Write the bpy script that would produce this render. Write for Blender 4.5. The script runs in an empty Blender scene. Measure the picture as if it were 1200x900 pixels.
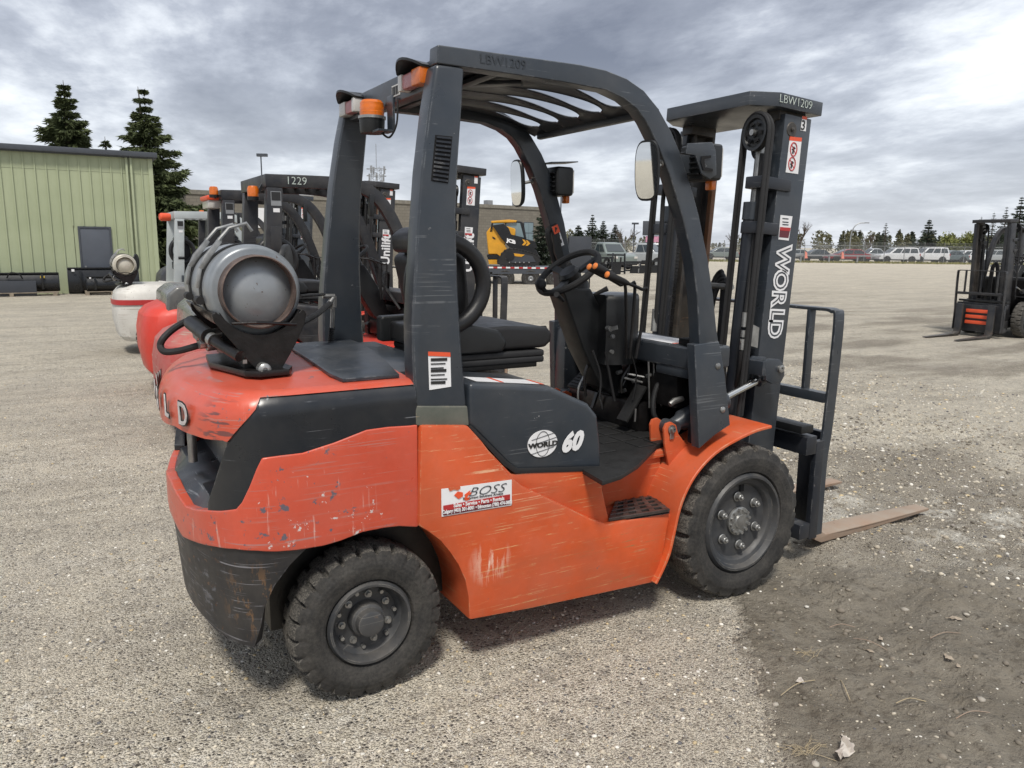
import bpy, bmesh, math, random
import numpy as np
from math import sin, cos, pi, radians, sqrt, atan2
from mathutils import Vector, Matrix
random.seed(7); RNG = np.random.RandomState(7)
S = bpy.context.scene
COL = S.collection
# ------------------------------------------------------------------ camera
FPX = 900.34                                   # focal length in pixels of a 1200 px wide frame
CAM = Vector((-2.5868, -2.9279, 1.5861))
yaw, pit, rol = radians(59.6535), radians(10.3288), radians(0.6754)
FW = Vector((cos(yaw)*cos(pit), sin(yaw)*cos(pit), -sin(pit)))
RT0 = Vector((sin(yaw), -cos(yaw), 0)); UP0 = RT0.cross(FW)
RT = RT0*cos(rol) + UP0*sin(rol); UP = -RT0*sin(rol) + UP0*cos(rol)
FH = Vector((cos(yaw), sin(yaw), 0))
cd = bpy.data.cameras.new('camera'); cam = bpy.data.objects.new('camera', cd); COL.objects.link(cam)
cd.sensor_width = 36; cd.lens = FPX/1200*36; cd.clip_start = 0.05; cd.clip_end = 3000
cam.matrix_world = Matrix(((RT.x, UP.x, -FW.x, CAM.x), (RT.y, UP.y, -FW.y, CAM.y), (RT.z, UP.z, -FW.z, CAM.z), (0, 0, 0, 1)))
S.camera = cam
# ------------------------------------------------------------------ light
SUN_EL, SUN_AZ = radians(57), radians(-122)      # azimuth counter-clockwise from +X
w = bpy.data.worlds.new("World"); S.world = w; w.use_nodes = True
nt = w.node_tree; nt.nodes.clear(); N = nt.nodes.new; LK = nt.links.new
out = N('ShaderNodeOutputWorld'); bgn = N('ShaderNodeBackground'); bgc = N('ShaderNodeBackground'); mixs = N('ShaderNodeMixShader')
sky = N('ShaderNodeTexSky'); sky.sky_type = 'NISHITA'; sky.sun_disc = False; sky.sun_elevation = SUN_EL; sky.sun_rotation = pi/2-SUN_AZ
sky.air_density = 1.0; sky.dust_density = 2.0
LK(sky.outputs[0], bgn.inputs[0]); bgn.inputs[1].default_value = 0.10
tc = N('ShaderNodeTexCoord'); sep = N('ShaderNodeSeparateXYZ'); LK(tc.outputs['Generated'], sep.inputs[0])
def wm(op, a, b=None, c=None, clamp=False):
    n = N('ShaderNodeMath'); n.operation = op; n.use_clamp = clamp
    for i, v in enumerate((a, b, c)):
        if v is None: continue
        if isinstance(v, (int, float)): n.inputs[i].default_value = v
        else: LK(v, n.inputs[i])
    return n.outputs[0]
zz = wm('MAXIMUM', sep.outputs[2], 0.0); den = wm('ADD', zz, 0.16)
cmb = N('ShaderNodeCombineXYZ'); LK(wm('DIVIDE', sep.outputs[0], den), cmb.inputs[0]); LK(wm('DIVIDE', sep.outputs[1], den), cmb.inputs[1])
# clouds lie in long banks across the view
mp = N('ShaderNodeMapping'); mp.inputs['Rotation'].default_value = (0, 0, -yaw+radians(8)); mp.inputs['Scale'].default_value = (1.0, 0.85, 1); mp.inputs['Location'].default_value = (6.7, 18.3, 0)
LK(cmb.outputs[0], mp.inputs[0])
def wnoise(scale, det, rough, dist=0.0, off=0):
    n = N('ShaderNodeTexNoise'); n.inputs['Scale'].default_value = scale; n.inputs['Detail'].default_value = det
    n.inputs['Roughness'].default_value = rough; n.inputs['Distortion'].default_value = dist
    LK(mp.outputs[0], n.inputs['Vector']); return n.outputs['Fac']
n1 = wnoise(0.45, 10, 0.6, 0.3); n2 = wnoise(2.6, 8, 0.62, 0.15)
cl = wm('ADD', wm('MULTIPLY', n1, 0.76), wm('MULTIPLY', n2, 0.24))
ramp = N('ShaderNodeValToRGB'); LK(cl, ramp.inputs[0]); e = ramp.color_ramp.elements
e[0].position = 0.375; e[0].color = (0.100, 0.110, 0.140, 1)
e[1].position = 0.60; e[1].color = (0.56, 0.575, 0.595, 1)
for p_, c_ in ((0.45, (0.165, 0.178, 0.212, 1)), (0.50, (0.255, 0.272, 0.31, 1)), (0.545, (0.40, 0.42, 0.45, 1))):
    x = e.new(p_); x.color = c_
# brighter, evener haze low in the sky
hz = N('ShaderNodeMapRange'); LK(zz, hz.inputs[0]); hz.inputs[1].default_value = 0.0; hz.inputs[2].default_value = 0.22; hz.inputs[3].default_value = 0.6; hz.inputs[4].default_value = 0.0
mx = N('ShaderNodeMixRGB'); LK(hz.outputs[0], mx.inputs[0]); LK(ramp.outputs[0], mx.inputs[1]); mx.inputs[2].default_value = (0.40, 0.42, 0.45, 1)
LK(mx.outputs[0], bgc.inputs[0]); bgc.inputs[1].default_value = 1.0
mixs.inputs[0].default_value = 0.93; LK(bgn.outputs[0], mixs.inputs[1]); LK(bgc.outputs[0], mixs.inputs[2]); LK(mixs.outputs[0], out.inputs[0])
sd = bpy.data.lights.new('sun', 'SUN'); so = bpy.data.objects.new('sun', sd); COL.objects.link(so)
sd.energy = 1.5; sd.angle = radians(10); sd.color = (1.0, 0.95, 0.87)
sv = Vector((cos(SUN_EL)*cos(SUN_AZ), cos(SUN_EL)*sin(SUN_AZ), sin(SUN_EL)))
so.rotation_euler = sv.to_track_quat('Z', 'Y').to_euler(); so.location = (0, 0, 30)
S.view_settings.view_transform = 'Standard'; S.view_settings.look = 'None'; S.view_settings.exposure = 1.1; S.view_settings.gamma = 1.0

# ------------------------------------------------------------------ helpers
def hit(px, py, n, c):
    """point where the sight line of a photo pixel meets the plane n.p = c"""
    d = FW + RT*((px-600)/FPX) - UP*((py-450)/FPX); n = Vector(n)
    return CAM + d*((c-n.dot(CAM))/n.dot(d))
def PY(px, py, y): return hit(px, py, (0, 1, 0), y)
def PX(px, py, x): return hit(px, py, (1, 0, 0), x)
def PZ(px, py, z): return hit(px, py, (0, 0, 1), z)
def at(px, py, D): return hit(px, py, FH, FH.dot(CAM)+D)
def link(o, parent=None):
    COL.objects.link(o)
    if parent is not None: o.parent = parent
    return o
def tag(o, label=None, cat=None, group=None, kind=None):
    if label: o['label'] = label
    if cat: o['category'] = cat
    if group: o['group'] = group
    if kind: o['kind'] = kind
    return o
def empty(name, loc=(0, 0, 0), rz=0, label=None, cat=None, group=None):
    o = bpy.data.objects.new(name, None); o.empty_display_size = .2; o.location = loc; o.rotation_euler = (0, 0, rz); link(o); return tag(o, label, cat, group)
def copy_tree(o, parent=None):
    c = o.copy(); link(c, parent)
    for ch in list(o.children): copy_tree(ch, c)
    return c
class MB:
    def __init__(s): s.v = []; s.f = []; s.mi = []; s.m = 0; s.X = None
    def add(s, vs, fs):
        b = len(s.v); s.v += [tuple(s.X @ Vector(v)) if s.X else tuple(v) for v in vs]; s.f += [tuple(i+b for i in f) for f in fs]; s.mi += [s.m]*len(fs); return s
    def box(s, x0, x1, y0, y1, z0, z1):
        return s.add([(x, y, z) for x in (x0, x1) for y in (y0, y1) for z in (z0, z1)], [(0, 1, 3, 2), (4, 6, 7, 5), (0, 4, 5, 1), (2, 3, 7, 6), (0, 2, 6, 4), (1, 5, 7, 3)])
    def obox(s, c, sz, R=None):
        R = R or Matrix.Identity(3); c = Vector(c)
        vs = [c + R @ Vector((sx*sz[0]/2, sy*sz[1]/2, sq*sz[2]/2)) for sx in (-1, 1) for sy in (-1, 1) for sq in (-1, 1)]
        return s.add(vs, [(0, 1, 3, 2), (4, 6, 7, 5), (0, 4, 5, 1), (2, 3, 7, 6), (0, 2, 6, 4), (1, 5, 7, 3)])
    def prism(s, pts, vec):
        n = len(pts); vec = Vector(vec); pts = [Vector(p) for p in pts]
        return s.add(pts + [p+vec for p in pts], [tuple(range(n))[::-1], tuple(range(n, 2*n))] + [(i, (i+1) % n, n+(i+1) % n, n+i) for i in range(n)])
    def bar(s, p0, p1, w, h, up=(0, 0, 1)):
        p0 = Vector(p0); p1 = Vector(p1); d = (p1-p0); L = d.length; d.normalize(); u = Vector(up)
        a = d.cross(u)
        if a.length < 1e-4: a = d.cross(Vector((1, 0, 0)))
        a.normalize(); b = a.cross(d)
        return s.prism([p0+a*(i*w/2)+b*(j*h/2) for i, j in ((-1, -1), (1, -1), (1, 1), (-1, 1))], d*L)
    def rings(s, rs, closed=False, capa=True, capb=True):
        n = len(rs[0]); m = len(rs); vs = [p for r in rs for p in r]; fs = []
        for i in range(m if closed else m-1):
            a = i*n; b = ((i+1) % m)*n
            for j in range(n): k = (j+1) % n; fs.append((a+j, b+j, b+k, a+k))
        if not closed:
            if capa: fs.append(tuple(range(n)))
            if capb: fs.append(tuple(range((m-1)*n, m*n))[::-1])
        return s.add(vs, fs)
    def tube(s, path, r, n=8, closed=False):
        path = [Vector(p) for p in path]; m = len(path); rs = []; prev = None
        for i, p in enumerate(path):
            if closed: t = path[(i+1) % m]-path[i-1]
            else: t = path[min(i+1, m-1)]-path[max(i-1, 0)]
            t.normalize()
            if prev is None:
                a = t.cross(Vector((0, 0, 1)))
                if a.length < 1e-3: a = t.cross(Vector((1, 0, 0)))
            else: a = prev - t*prev.dot(t)
            a.normalize(); prev = a; b = t.cross(a); rr = r[i] if isinstance(r, (list, tuple)) else r
            rs.append([p+a*(rr*cos(2*pi*k/n))+b*(rr*sin(2*pi*k/n)) for k in range(n)])
        return s.rings(rs, closed)
    def cyl(s, p0, p1, r0, r1=None, n=20): return s.tube([p0, p1], [r0, r0 if r1 is None else r1], n)
    def lathe(s, prof, o, ax, n=32, capa=False, capb=False):
        o = Vector(o); ax = Vector(ax).normalized(); a = ax.cross(Vector((0, 0, 1)))
        if a.length < 1e-3: a = Vector((1, 0, 0))
        a.normalize(); b = ax.cross(a)
        return s.rings([[o+ax*h+a*(r*cos(2*pi*k/n))+b*(r*sin(2*pi*k/n)) for k in range(n)] for r, h in prof], False, capa, capb)
    def grid(s, P, flip=False):
        m = len(P); n = len(P[0]); fs = [(i*n+j, i*n+j+1, (i+1)*n+j+1, (i+1)*n+j) for i in range(m-1) for j in range(n-1)]
        return s.add([p for r in P for p in r], fs)
    def poly(s, pts): return s.add(pts, [tuple(range(len(pts)))])
    def ball(s, c, r, n=12, m=8, sc=(1, 1, 1)):
        c = Vector(c); return s.rings([[c+Vector((r*sc[0]*sin(pi*i/m)*cos(2*pi*k/n), r*sc[1]*sin(pi*i/m)*sin(2*pi*k/n), r*sc[2]*cos(pi*i/m))) for k in range(n)] for i in [0.15]+list(range(1, m))+[m-0.15]])
    def mirror(s, fl=True):
        b = len(s.v); s.v += [(x, -y, z) for x, y, z in s.v]; s.f += [tuple(i+b for i in f)[::-1] for f in s.f]; s.mi += s.mi; return s
    def pair(s): s._pair = True; return s      # build() makes a second object mirrored across the truck's middle
    def build(s, name, mats, parent=None, bevel=0.0, seg=2, ang=35, solid=0.0, fix=True, label=None, merge=False):
        me = bpy.data.meshes.new(name); me.from_pydata(s.v, [], s.f)
        mats = mats if isinstance(mats, (list, tuple)) else [mats]
        for m in mats: me.materials.append(m)
        me.polygons.foreach_set('material_index', s.mi)
        bm = bmesh.new(); bm.from_mesh(me)
        if merge: bmesh.ops.remove_doubles(bm, verts=bm.verts, dist=1e-4)
        if solid:
            bmesh.ops.recalc_face_normals(bm, faces=bm.faces)
            bmesh.ops.solidify(bm, geom=bm.faces[:], thickness=solid)
        if fix: bmesh.ops.recalc_face_normals(bm, faces=bm.faces)
        if bevel > 0:
            es = [e for e in bm.edges if len(e.link_faces) == 2 and e.calc_face_angle(0) > radians(28)]
            bmesh.ops.bevel(bm, geom=es, offset=bevel, segments=seg, profile=.6, affect='EDGES', clamp_overlap=True)
        bm.to_mesh(me); bm.free()
        me.polygons.foreach_set('use_smooth', [True]*len(me.polygons)); me.set_sharp_from_angle(angle=radians(ang))
        o = bpy.data.objects.new(name, me); link(o, parent)
        if label: o['label'] = label
        if getattr(s, '_pair', False):
            m2 = me.copy(); m2.transform(Matrix.Diagonal((1, -1, 1, 1))); m2.flip_normals(); o2 = bpy.data.objects.new(name, m2); link(o2, parent)
        return o
def text(name, body, size, mat, o, xd, yd, parent, bold=0.0, ext=0.0008, align='CENTER', shear=0, sx=1.0, space=1.0):
    cu = bpy.data.curves.new(name, 'FONT'); cu.body = body; cu.size = size; cu.align_x = align; cu.align_y = 'CENTER'
    cu.offset = bold; cu.extrude = ext; cu.shear = shear; cu.resolution_u = 3; cu.space_character = space
    t = bpy.data.objects.new(name, cu); COL.objects.link(t)
    me = bpy.data.meshes.new_from_object(t.evaluated_get(bpy.context.evaluated_depsgraph_get()))
    COL.objects.unlink(t); bpy.data.objects.remove(t)
    xd = Vector(xd).normalized(); yd = Vector(yd).normalized(); zd = xd.cross(yd); o = Vector(o)
    M = Matrix(((xd.x*sx, yd.x, zd.x, o.x), (xd.y*sx, yd.y, zd.y, o.y), (xd.z*sx, yd.z, zd.z, o.z), (0, 0, 0, 1)))
    me.transform(M); me.materials.clear(); me.materials.append(mat); me.name = name
    ob = bpy.data.objects.new(name, me); return link(ob, parent)
def subtract(o, cutter_mb):
    """cut a shape out of a part for good"""
    c = cutter_mb.build('cutter', o.data.materials[0]); md = o.modifiers.new('b', 'BOOLEAN'); md.operation = 'DIFFERENCE'; md.object = c; md.solver = 'EXACT'
    me = bpy.data.meshes.new_from_object(o.evaluated_get(bpy.context.evaluated_depsgraph_get())); o.modifiers.clear(); o.data = me
    me.polygons.foreach_set('use_smooth', [True]*len(me.polygons)); me.set_sharp_from_angle(angle=radians(30))
    bpy.data.objects.remove(c)

# ------------------------------------------------------------------ materials
class NT:
    def __init__(s, name):
        s.m = bpy.data.materials.new(name); s.m.use_nodes = True; s.t = s.m.node_tree; s.b = s.t.nodes['Principled BSDF']; s._o = None
    def n(s, k, **kw):
        x = s.t.nodes.new(k)
        for a, v in kw.items(): setattr(x, a, v)
        return x
    def L(s, a, b): s.t.links.new(a, b)
    def obj(s, scale=None, rot=None, loc=None):
        if s._o is None: s._o = s.n('ShaderNodeTexCoord').outputs['Object']
        if scale is None and rot is None and loc is None: return s._o
        m = s.n('ShaderNodeMapping')
        if scale is not None: m.inputs['Scale'].default_value = scale
        if rot is not None: m.inputs['Rotation'].default_value = rot
        if loc is not None: m.inputs['Location'].default_value = loc
        s.L(s._o, m.inputs[0]); return m.outputs[0]
    def noise(s, scale, det=4, rough=.55, vec=None, dist=0.0):
        x = s.n('ShaderNodeTexNoise'); x.inputs['Scale'].default_value = scale; x.inputs['Detail'].default_value = det; x.inputs['Roughness'].default_value = rough; x.inputs['Distortion'].default_value = dist
        s.L(vec if vec is not None else s.obj(), x.inputs['Vector']); return x.outputs['Fac']
    def ramp(s, fac, a, b, lo=0.0, hi=1.0):
        x = s.n('ShaderNodeMapRange'); x.clamp = True; s.L(fac, x.inputs[0])
        for i, v in ((1, a), (2, b), (3, lo), (4, hi)): x.inputs[i].default_value = v
        return x.outputs[0]
    def math(s, op, a, b=None):
        x = s.n('ShaderNodeMath', operation=op)
        for i, v in enumerate((a, b)):
            if v is None: continue
            if isinstance(v, (int, float)): x.inputs[i].default_value = v
            else: s.L(v, x.inputs[i])
        return x.outputs[0]
    def mix(s, fac, a, b):
        x = s.n('ShaderNodeMixRGB')
        for i, v in enumerate((fac, a, b)):
            if isinstance(v, (int, float)): x.inputs[i].default_value = v
            elif isinstance(v, tuple): x.inputs[i].default_value = (*v[:3], 1)
            else: s.L(v, x.inputs[i])
        return x.outputs[0]
    def bump(s, h, st=.3, d=.01):
        x = s.n('ShaderNodeBump'); x.inputs['Strength'].default_value = st; x.inputs['Distance'].default_value = d; s.L(h, x.inputs['Height']); s.L(x.outputs[0], s.b.inputs['Normal'])
    def col(s, c): 
        if isinstance(c, tuple): s.b.inputs['Base Color'].default_value = (*c[:3], 1)
        else: s.L(c, s.b.inputs['Base Color'])
    def rough(s, r):
        if isinstance(r, (int, float)): s.b.inputs['Roughness'].default_value = r
        else: s.L(r, s.b.inputs['Roughness'])
def dim(c, k): return tuple(x*k for x in c)
def simple(name, c, rough=.5, metal=0.0, var=.25, sc=6, bump=0.0, bsc=80, spec=None):
    t = NT(name); f = t.noise(sc, 5); t.col(t.mix(t.ramp(f, .3, .7), dim(c, 1-var), dim(c, 1+var*.6)))
    t.rough(t.ramp(t.noise(sc*3, 4), .3, .7, rough*.85, min(1, rough*1.15))); t.b.inputs['Metallic'].default_value = metal
    if spec is not None: t.b.inputs['Specular IOR Level'].default_value = spec
    if bump: t.bump(t.noise(bsc, 3), bump, .004)
    return t.m
def paint(name, c, rough=.35, scratch=(.55, .38, .22), sden=.5, chip=(.12, .11, .11), cden=.5, dust=.25, dustc=(.32, .28, .23), fade=None, coat=.0, xs=1.0, box=None, extra=None, metal=0.0, edge=.75, edgec=None):
    """worn machine paint: tone changes, long scrapes, chips and settled dust"""
    t = NT(name); big = t.noise(2.2, 5, .6); col = t.mix(t.ramp(big, .35, .65), dim(c, .86), dim(c, 1.1))
    if fade: col = t.mix(t.ramp(t.noise(3.3, 6, .65), .4, .68, 0, .8), col, fade)
    fine = t.noise(60, 3); col = t.mix(t.ramp(fine, .3, .7, 0, .12), col, dim(c, .6))
    # scrapes run mostly along the truck, slightly tilted, in patches
    for k, (rot, ln, th) in enumerate((((0, radians(4), 0), 90, .66), ((0, radians(-9), 0), 130, .69), ((0, radians(60), 0), 70, .73))):
        v = t.obj(scale=(1.0*xs, 1.6, ln), rot=rot, loc=(k*3.1, k, k*5.7))
        ln_ = t.noise(1.6, 3, .5, v); patch = t.noise(4.5+k, 4, .6, t.obj(loc=(k*7.3, 2, k)))
        m = t.math('MULTIPLY', t.ramp(ln_, th-.035, th-.01), t.ramp(patch, .59-.11*sden, .65-.11*sden)); m = t.math('MULTIPLY', m, min(1, sden*1.6))
        col = t.mix(m, col, scratch)
    ch = t.math('MULTIPLY', t.ramp(t.noise(34, 7, .68), .645, .67), t.ramp(t.noise(3.1, 3, .5, t.obj(loc=(9, 4, 1))), .60-.14*cden, .66-.14*cden))
    col = t.mix(ch, col, chip)
    if extra: col = extra(t, col)
    if edge:   # paint rubbed off along the arrises
        bv = t.n('ShaderNodeBevel'); bv.samples = 4; bv.inputs['Radius'].default_value = .007; gg = t.n('ShaderNodeNewGeometry'); dp = t.n('ShaderNodeVectorMath', operation='DOT_PRODUCT'); t.L(bv.outputs[0], dp.inputs[0]); t.L(gg.outputs['Normal'], dp.inputs[1])
        em = t.math('MULTIPLY', t.ramp(dp.outputs['Value'], .985, .90, 0, 1), t.ramp(t.noise(17, 6, .7, t.obj(loc=(6, 1, 4))), .50, .60)); col = t.mix(t.math('MULTIPLY', em, edge), col, edgec or scratch)
    du = t.math('MULTIPLY', t.ramp(t.noise(5, 6, .65, t.obj(loc=(2, 8, 5))), .35, .75), dust); 
    g = t.n('ShaderNodeNewGeometry'); sp = t.n('ShaderNodeSeparateXYZ'); t.L(g.outputs['Normal'], sp.inputs[0]); upf = t.ramp(sp.outputs[2], .3, .95, 1.0, 2.0)
    du = t.math('MINIMUM', t.math('MULTIPLY', du, upf), 1.0)
    col = t.mix(du, col, dustc); t.col(col)
    t.rough(t.math('ADD', t.ramp(t.noise(9, 5), .3, .7, rough*.8, rough*1.25), t.math('MULTIPLY', t.math('ADD', du, ch), .35)))
    t.b.inputs['Metallic'].default_value = metal
    if coat: t.b.inputs['Coat Weight'].default_value = coat; t.b.inputs['Coat Roughness'].default_value = .25
    t.bump(t.math('ADD', t.math('ADD', t.math('MULTIPLY', t.noise(6, 3), .9), t.math('MULTIPLY', t.noise(55, 3), .12)), t.math('MULTIPLY', ch, -.5)), .16, .007)
    return t.m
M = {}
def blob(t, c, r, soft=.5):
    v = t.n('ShaderNodeVectorMath', operation='DISTANCE'); t.L(t.obj(), v.inputs[0]); v.inputs[1].default_value = c; return t.ramp(v.outputs['Value'], r*(1-soft), r, 1, 0)
def wear_coral(t, col):
    n = t.noise(19, 7, .68, t.obj(loc=(3, 3, 3))); n2 = t.noise(1.6, 4, .55, t.obj(scale=(1.6, 5, 75), rot=(0, radians(6), 0)))
    z = t.math('MAXIMUM', blob(t, (-2.05, -.55, .80), .34), t.math('MAXIMUM', blob(t, (-1.97, -.58, .64), .30), blob(t, (-2.24, -.42, .70), .20)))
    m = t.math('ADD', n, t.math('MULTIPLY', z, .062)); col = t.mix(t.ramp(m, .655, .675), col, (.115, .10, .125))
    col = t.mix(t.ramp(t.math('ADD', t.noise(34, 6, .7), t.math('MULTIPLY', blob(t, (-1.93, -.58, .66), .28), .07)), .70, .72), col, (.60, .55, .53))
    m2 = t.math('MULTIPLY', t.ramp(n2, .60, .64), t.ramp(t.noise(3.3, 4, .6, t.obj(loc=(1, 1, 8))), .48, .6)); col = t.mix(t.math('MULTIPLY', m2, .6), col, (.42, .20, .17))
    v3 = t.noise(1.5, 4, .55, t.obj(scale=(60, 40, 3), rot=(0, radians(8), 0), loc=(4, 0, 0))); m3 = t.math('MULTIPLY', t.ramp(v3, .62, .65), t.math('MULTIPLY', z, t.ramp(t.noise(7, 4, .6), .5, .58))); col = t.mix(t.math('MULTIPLY', m3, .45), col, (.66, .48, .42))
    # scuffed marks on the rounded end of the deck
    k = t.math('MULTIPLY', blob(t, (-2.2, -.50, 1.0), .13), t.ramp(t.noise(2.4, 3, .5, t.obj(scale=(4, 4, 26), rot=(radians(12), radians(-14), 0))), .55, .59)); return t.mix(t.math('MULTIPLY', k, .8), col, (.07, .045, .05))
def wear_orange(t, col):
    for k, (c, r) in enumerate((((-1.0, -.6, .42), .62), ((-1.5, -.6, .93), .22), ((-.72, -.6, .30), .40), ((-1.25, -.6, .75), .3))):
        n = t.noise(1.7, 5, .62, t.obj(scale=(1.3, 2, 60), rot=(0, radians((3, -7, 2, -22)[k]), 0), loc=(k, 0, k*2.3))); m = t.math('MULTIPLY', t.ramp(n, .585, .61), blob(t, c, r, .7))
        m = t.math('MULTIPLY', m, t.ramp(t.noise(5, 6, .75, t.obj(loc=(k, 5, 2))), .46, .58)); col = t.mix(t.math('MULTIPLY', m, .85), col, ((.62, .42, .20), (.68, .50, .26), (.30, .17, .06), (.70, .42, .25))[k])
    s = t.math('MULTIPLY', t.ramp(t.noise(3.2, 6, .7, t.obj(scale=(9, 3, 1.4))), .50, .57), blob(t, (-1.30, -.6, .43), .10, .9)); col = t.mix(t.math('MULTIPLY', s, .75), col, (.80, .62, .50))
    g = t.ramp(t.noise(2.7, 6, .65, t.obj(scale=(.6, 1, 3.5))), .48, .72, 0, .5); return t.mix(t.math('MULTIPLY', g, blob(t, (-1.0, -.6, .36), .6, .6)), col, (.36, .085, .03))
def wear_black(t, col):
    v = t.math('MULTIPLY', blob(t, (-2.13, -.54, .44), .16, .8), t.ramp(t.noise(26, 7, .75, t.obj(scale=(1, 1, .4))), .54, .58)); col = t.mix(t.math('MULTIPLY', v, .8), col, (.20, .10, .035))
    m = t.math('MULTIPLY', t.ramp(t.noise(3, 8, .8, t.obj(scale=(4, 4, 9), rot=(0, radians(30), radians(20)))), .56, .60), blob(t, (-2.26, -.35, .45), .22, .8)); col = t.mix(t.math('MULTIPLY', m, .55), col, (.17, .18, .21))
    r = t.math('MULTIPLY', t.ramp(t.noise(16, 8, .78, t.obj(scale=(1, 1, 3))), .60, .63), blob(t, (-2.3, -.2, .5), .35, .6)); return t.mix(t.math('MULTIPLY', r, .7), col, (.17, .075, .03))
M['orange'] = paint('worn_orange_paint', (.585, .090, .022), .38, sden=.5, cden=.25, dust=.13, scratch=(.60, .33, .17), extra=wear_orange, edgec=(.50, .38, .22))
M['coral'] = paint('faded_orange_counterweight_paint', (.575, .079, .038), .33, sden=.34, cden=.6, dust=.09, scratch=(.30, .24, .24), chip=(.11, .11, .13), fade=(.55, .085, .05), coat=.15, extra=wear_coral, edgec=(.22, .15, .14))
M['grey'] = paint('dark_grey_machine_paint', (.027, .035, .046), .32, sden=.2, cden=.12, dust=.07, scratch=(.22, .23, .24), chip=(.3, .3, .3), coat=.1)
M['greydark'] = paint('blue_black_mast_paint', (.012, .016, .024), .36, sden=.15, cden=.1, dust=.05, scratch=(.2, .2, .2))
M['navy'] = paint('scratched_navy_black_paint', (.008, .011, .016), .30, sden=.3, cden=.3, dust=.05, scratch=(.26, .27, .29), chip=(.33, .34, .35), coat=.12)
M['rustblack'] = paint('scraped_black_paint_with_rust', (.010, .011, .015), .45, sden=.9, cden=.8, dust=.12, scratch=(.19, .19, .21), chip=(.17, .075, .028), extra=wear_black)
M['rusty'] = paint('rusty_brown_steel', (.30, .205, .145), .75, sden=.4, cden=.5, dust=.5, scratch=(.3, .24, .19), chip=(.10, .05, .03))
M['black'] = simple('black_plastic', (.010, .011, .012), .42, bump=.1)
M['rub'] = simple('black_rubber', (.013, .013, .014), .7, bump=.2)
M['mat'] = simple('ribbed_floor_rubber', (.014, .014, .014), .6, bump=.3)
M['seat'] = simple('black_vinyl', (.011, .011, .012), .42, bump=.15, bsc=200)
M['rimgrey'] = paint('dusty_grey_wheel_paint', (.030, .034, .040), .45, sden=.3, cden=.4, dust=.17, scratch=(.2, .19, .17), chip=(.12, .08, .05))
M['treadplate'] = simple('worn_black_tread_plate', (.075, .060, .055), .35, .3, var=.5, sc=25)
M['hole'] = simple('dark_void', (.004, .004, .005), .9)  # near-black colour stands for the shade inside slots and recesses
M['chrome'] = simple('worn_bright_steel', (.62, .62, .60), .22, 1.0, var=.2)
M['zinc'] = simple('dull_zinc', (.36, .36, .35), .4, .8, var=.3, sc=30)
M['white'] = simple('white_print', (.75, .75, .76), .45, var=.06)
M['dullwhite'] = simple('scuffed_white_print', (.50, .47, .46), .6, var=.35, sc=40)
M['chalk'] = simple('chalk_white', (.50, .56, .52), .9, var=.3, sc=90)
M['red'] = simple('red_print', (.42, .03, .03), .45, var=.1)
M['maroon'] = simple('maroon_print', (.12, .02, .03), .45, var=.1)
M['redorange'] = simple('orange_red_print', (.72, .09, .03), .45, var=.08)
M['ink'] = simple('black_print', (.02, .02, .02), .5, var=.05)
M['amber'] = simple('amber_lens', (.62, .14, .008), .25, var=.2, sc=12, spec=.7)
M['redlens'] = simple('faded_red_lens', (.42, .16, .16), .3, var=.15)
M['clearlens'] = simple('clear_lens', (.55, .53, .50), .25, var=.15, spec=.7)
M['mirror'] = NT('mirror_glass').m; _b = M['mirror'].node_tree.nodes['Principled BSDF']; _b.inputs['Base Color'].default_value = (.8, .82, .82, 1); _b.inputs['Metallic'].default_value = 1; _b.inputs['Roughness'].default_value = .03
M['grey_faint'] = simple('faded_marker', (.030, .036, .044), .5)
M['orangecap'] = simple('orange_plastic', (.75, .22, .05), .45, var=.1)
def glass(name, c, r=.06):
    t = NT(name); t.col(c); t.rough(r); t.b.inputs['Specular IOR Level'].default_value = .8; return t.m
M['carglass'] = glass('dark_car_glass', (.03, .04, .045))
def tyre_mat():
    t = NT('dusty_tyre_rubber'); n = t.noise(90, 6, .7); b = t.noise(9, 5, .6)
    c = t.mix(t.ramp(n, .40, .70), (.012, .012, .012), (.034, .032, .030)); c = t.mix(t.math('MULTIPLY', t.ramp(b, .40, .68, .03, .55), t.ramp(n, .3, .65, .4, .95)), c, (.105, .096, .083))
    sp = t.n('ShaderNodeSeparateXYZ'); t.L(t.obj(), sp.inputs[0]); r2 = t.math('SQRT', t.math('ADD', t.math('POWER', sp.outputs[0], 2.0), t.math('POWER', sp.outputs[2], 2.0)))
    c = t.mix(t.math('MULTIPLY', t.ramp(t.math('SINE', t.math('MULTIPLY', r2, 190.0)), .5, .9), .10), c, (.08, .072, .064))
    t.col(c); t.rough(.78); t.bump(t.math('ADD', n, t.math('MULTIPLY', t.ramp(t.math('SINE', t.math('MULTIPLY', r2, 190.0)), .3, .9), .4)), .35, .003); return t.m
M['tyre'] = tyre_mat()
def tread_mat():
    t = NT('stone_worn_tread_rubber'); n = t.noise(150, 6, .75); b = t.noise(11, 5, .6)
    c = t.mix(t.ramp(n, .40, .64), (.018, .018, .018), (.24, .22, .19)); c = t.mix(t.ramp(b, .35, .7, 0, .6), c, (.03, .029, .027)); t.col(c); t.rough(.9); t.bump(n, .8, .01); return t.m
M['tread'] = tread_mat()
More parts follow.
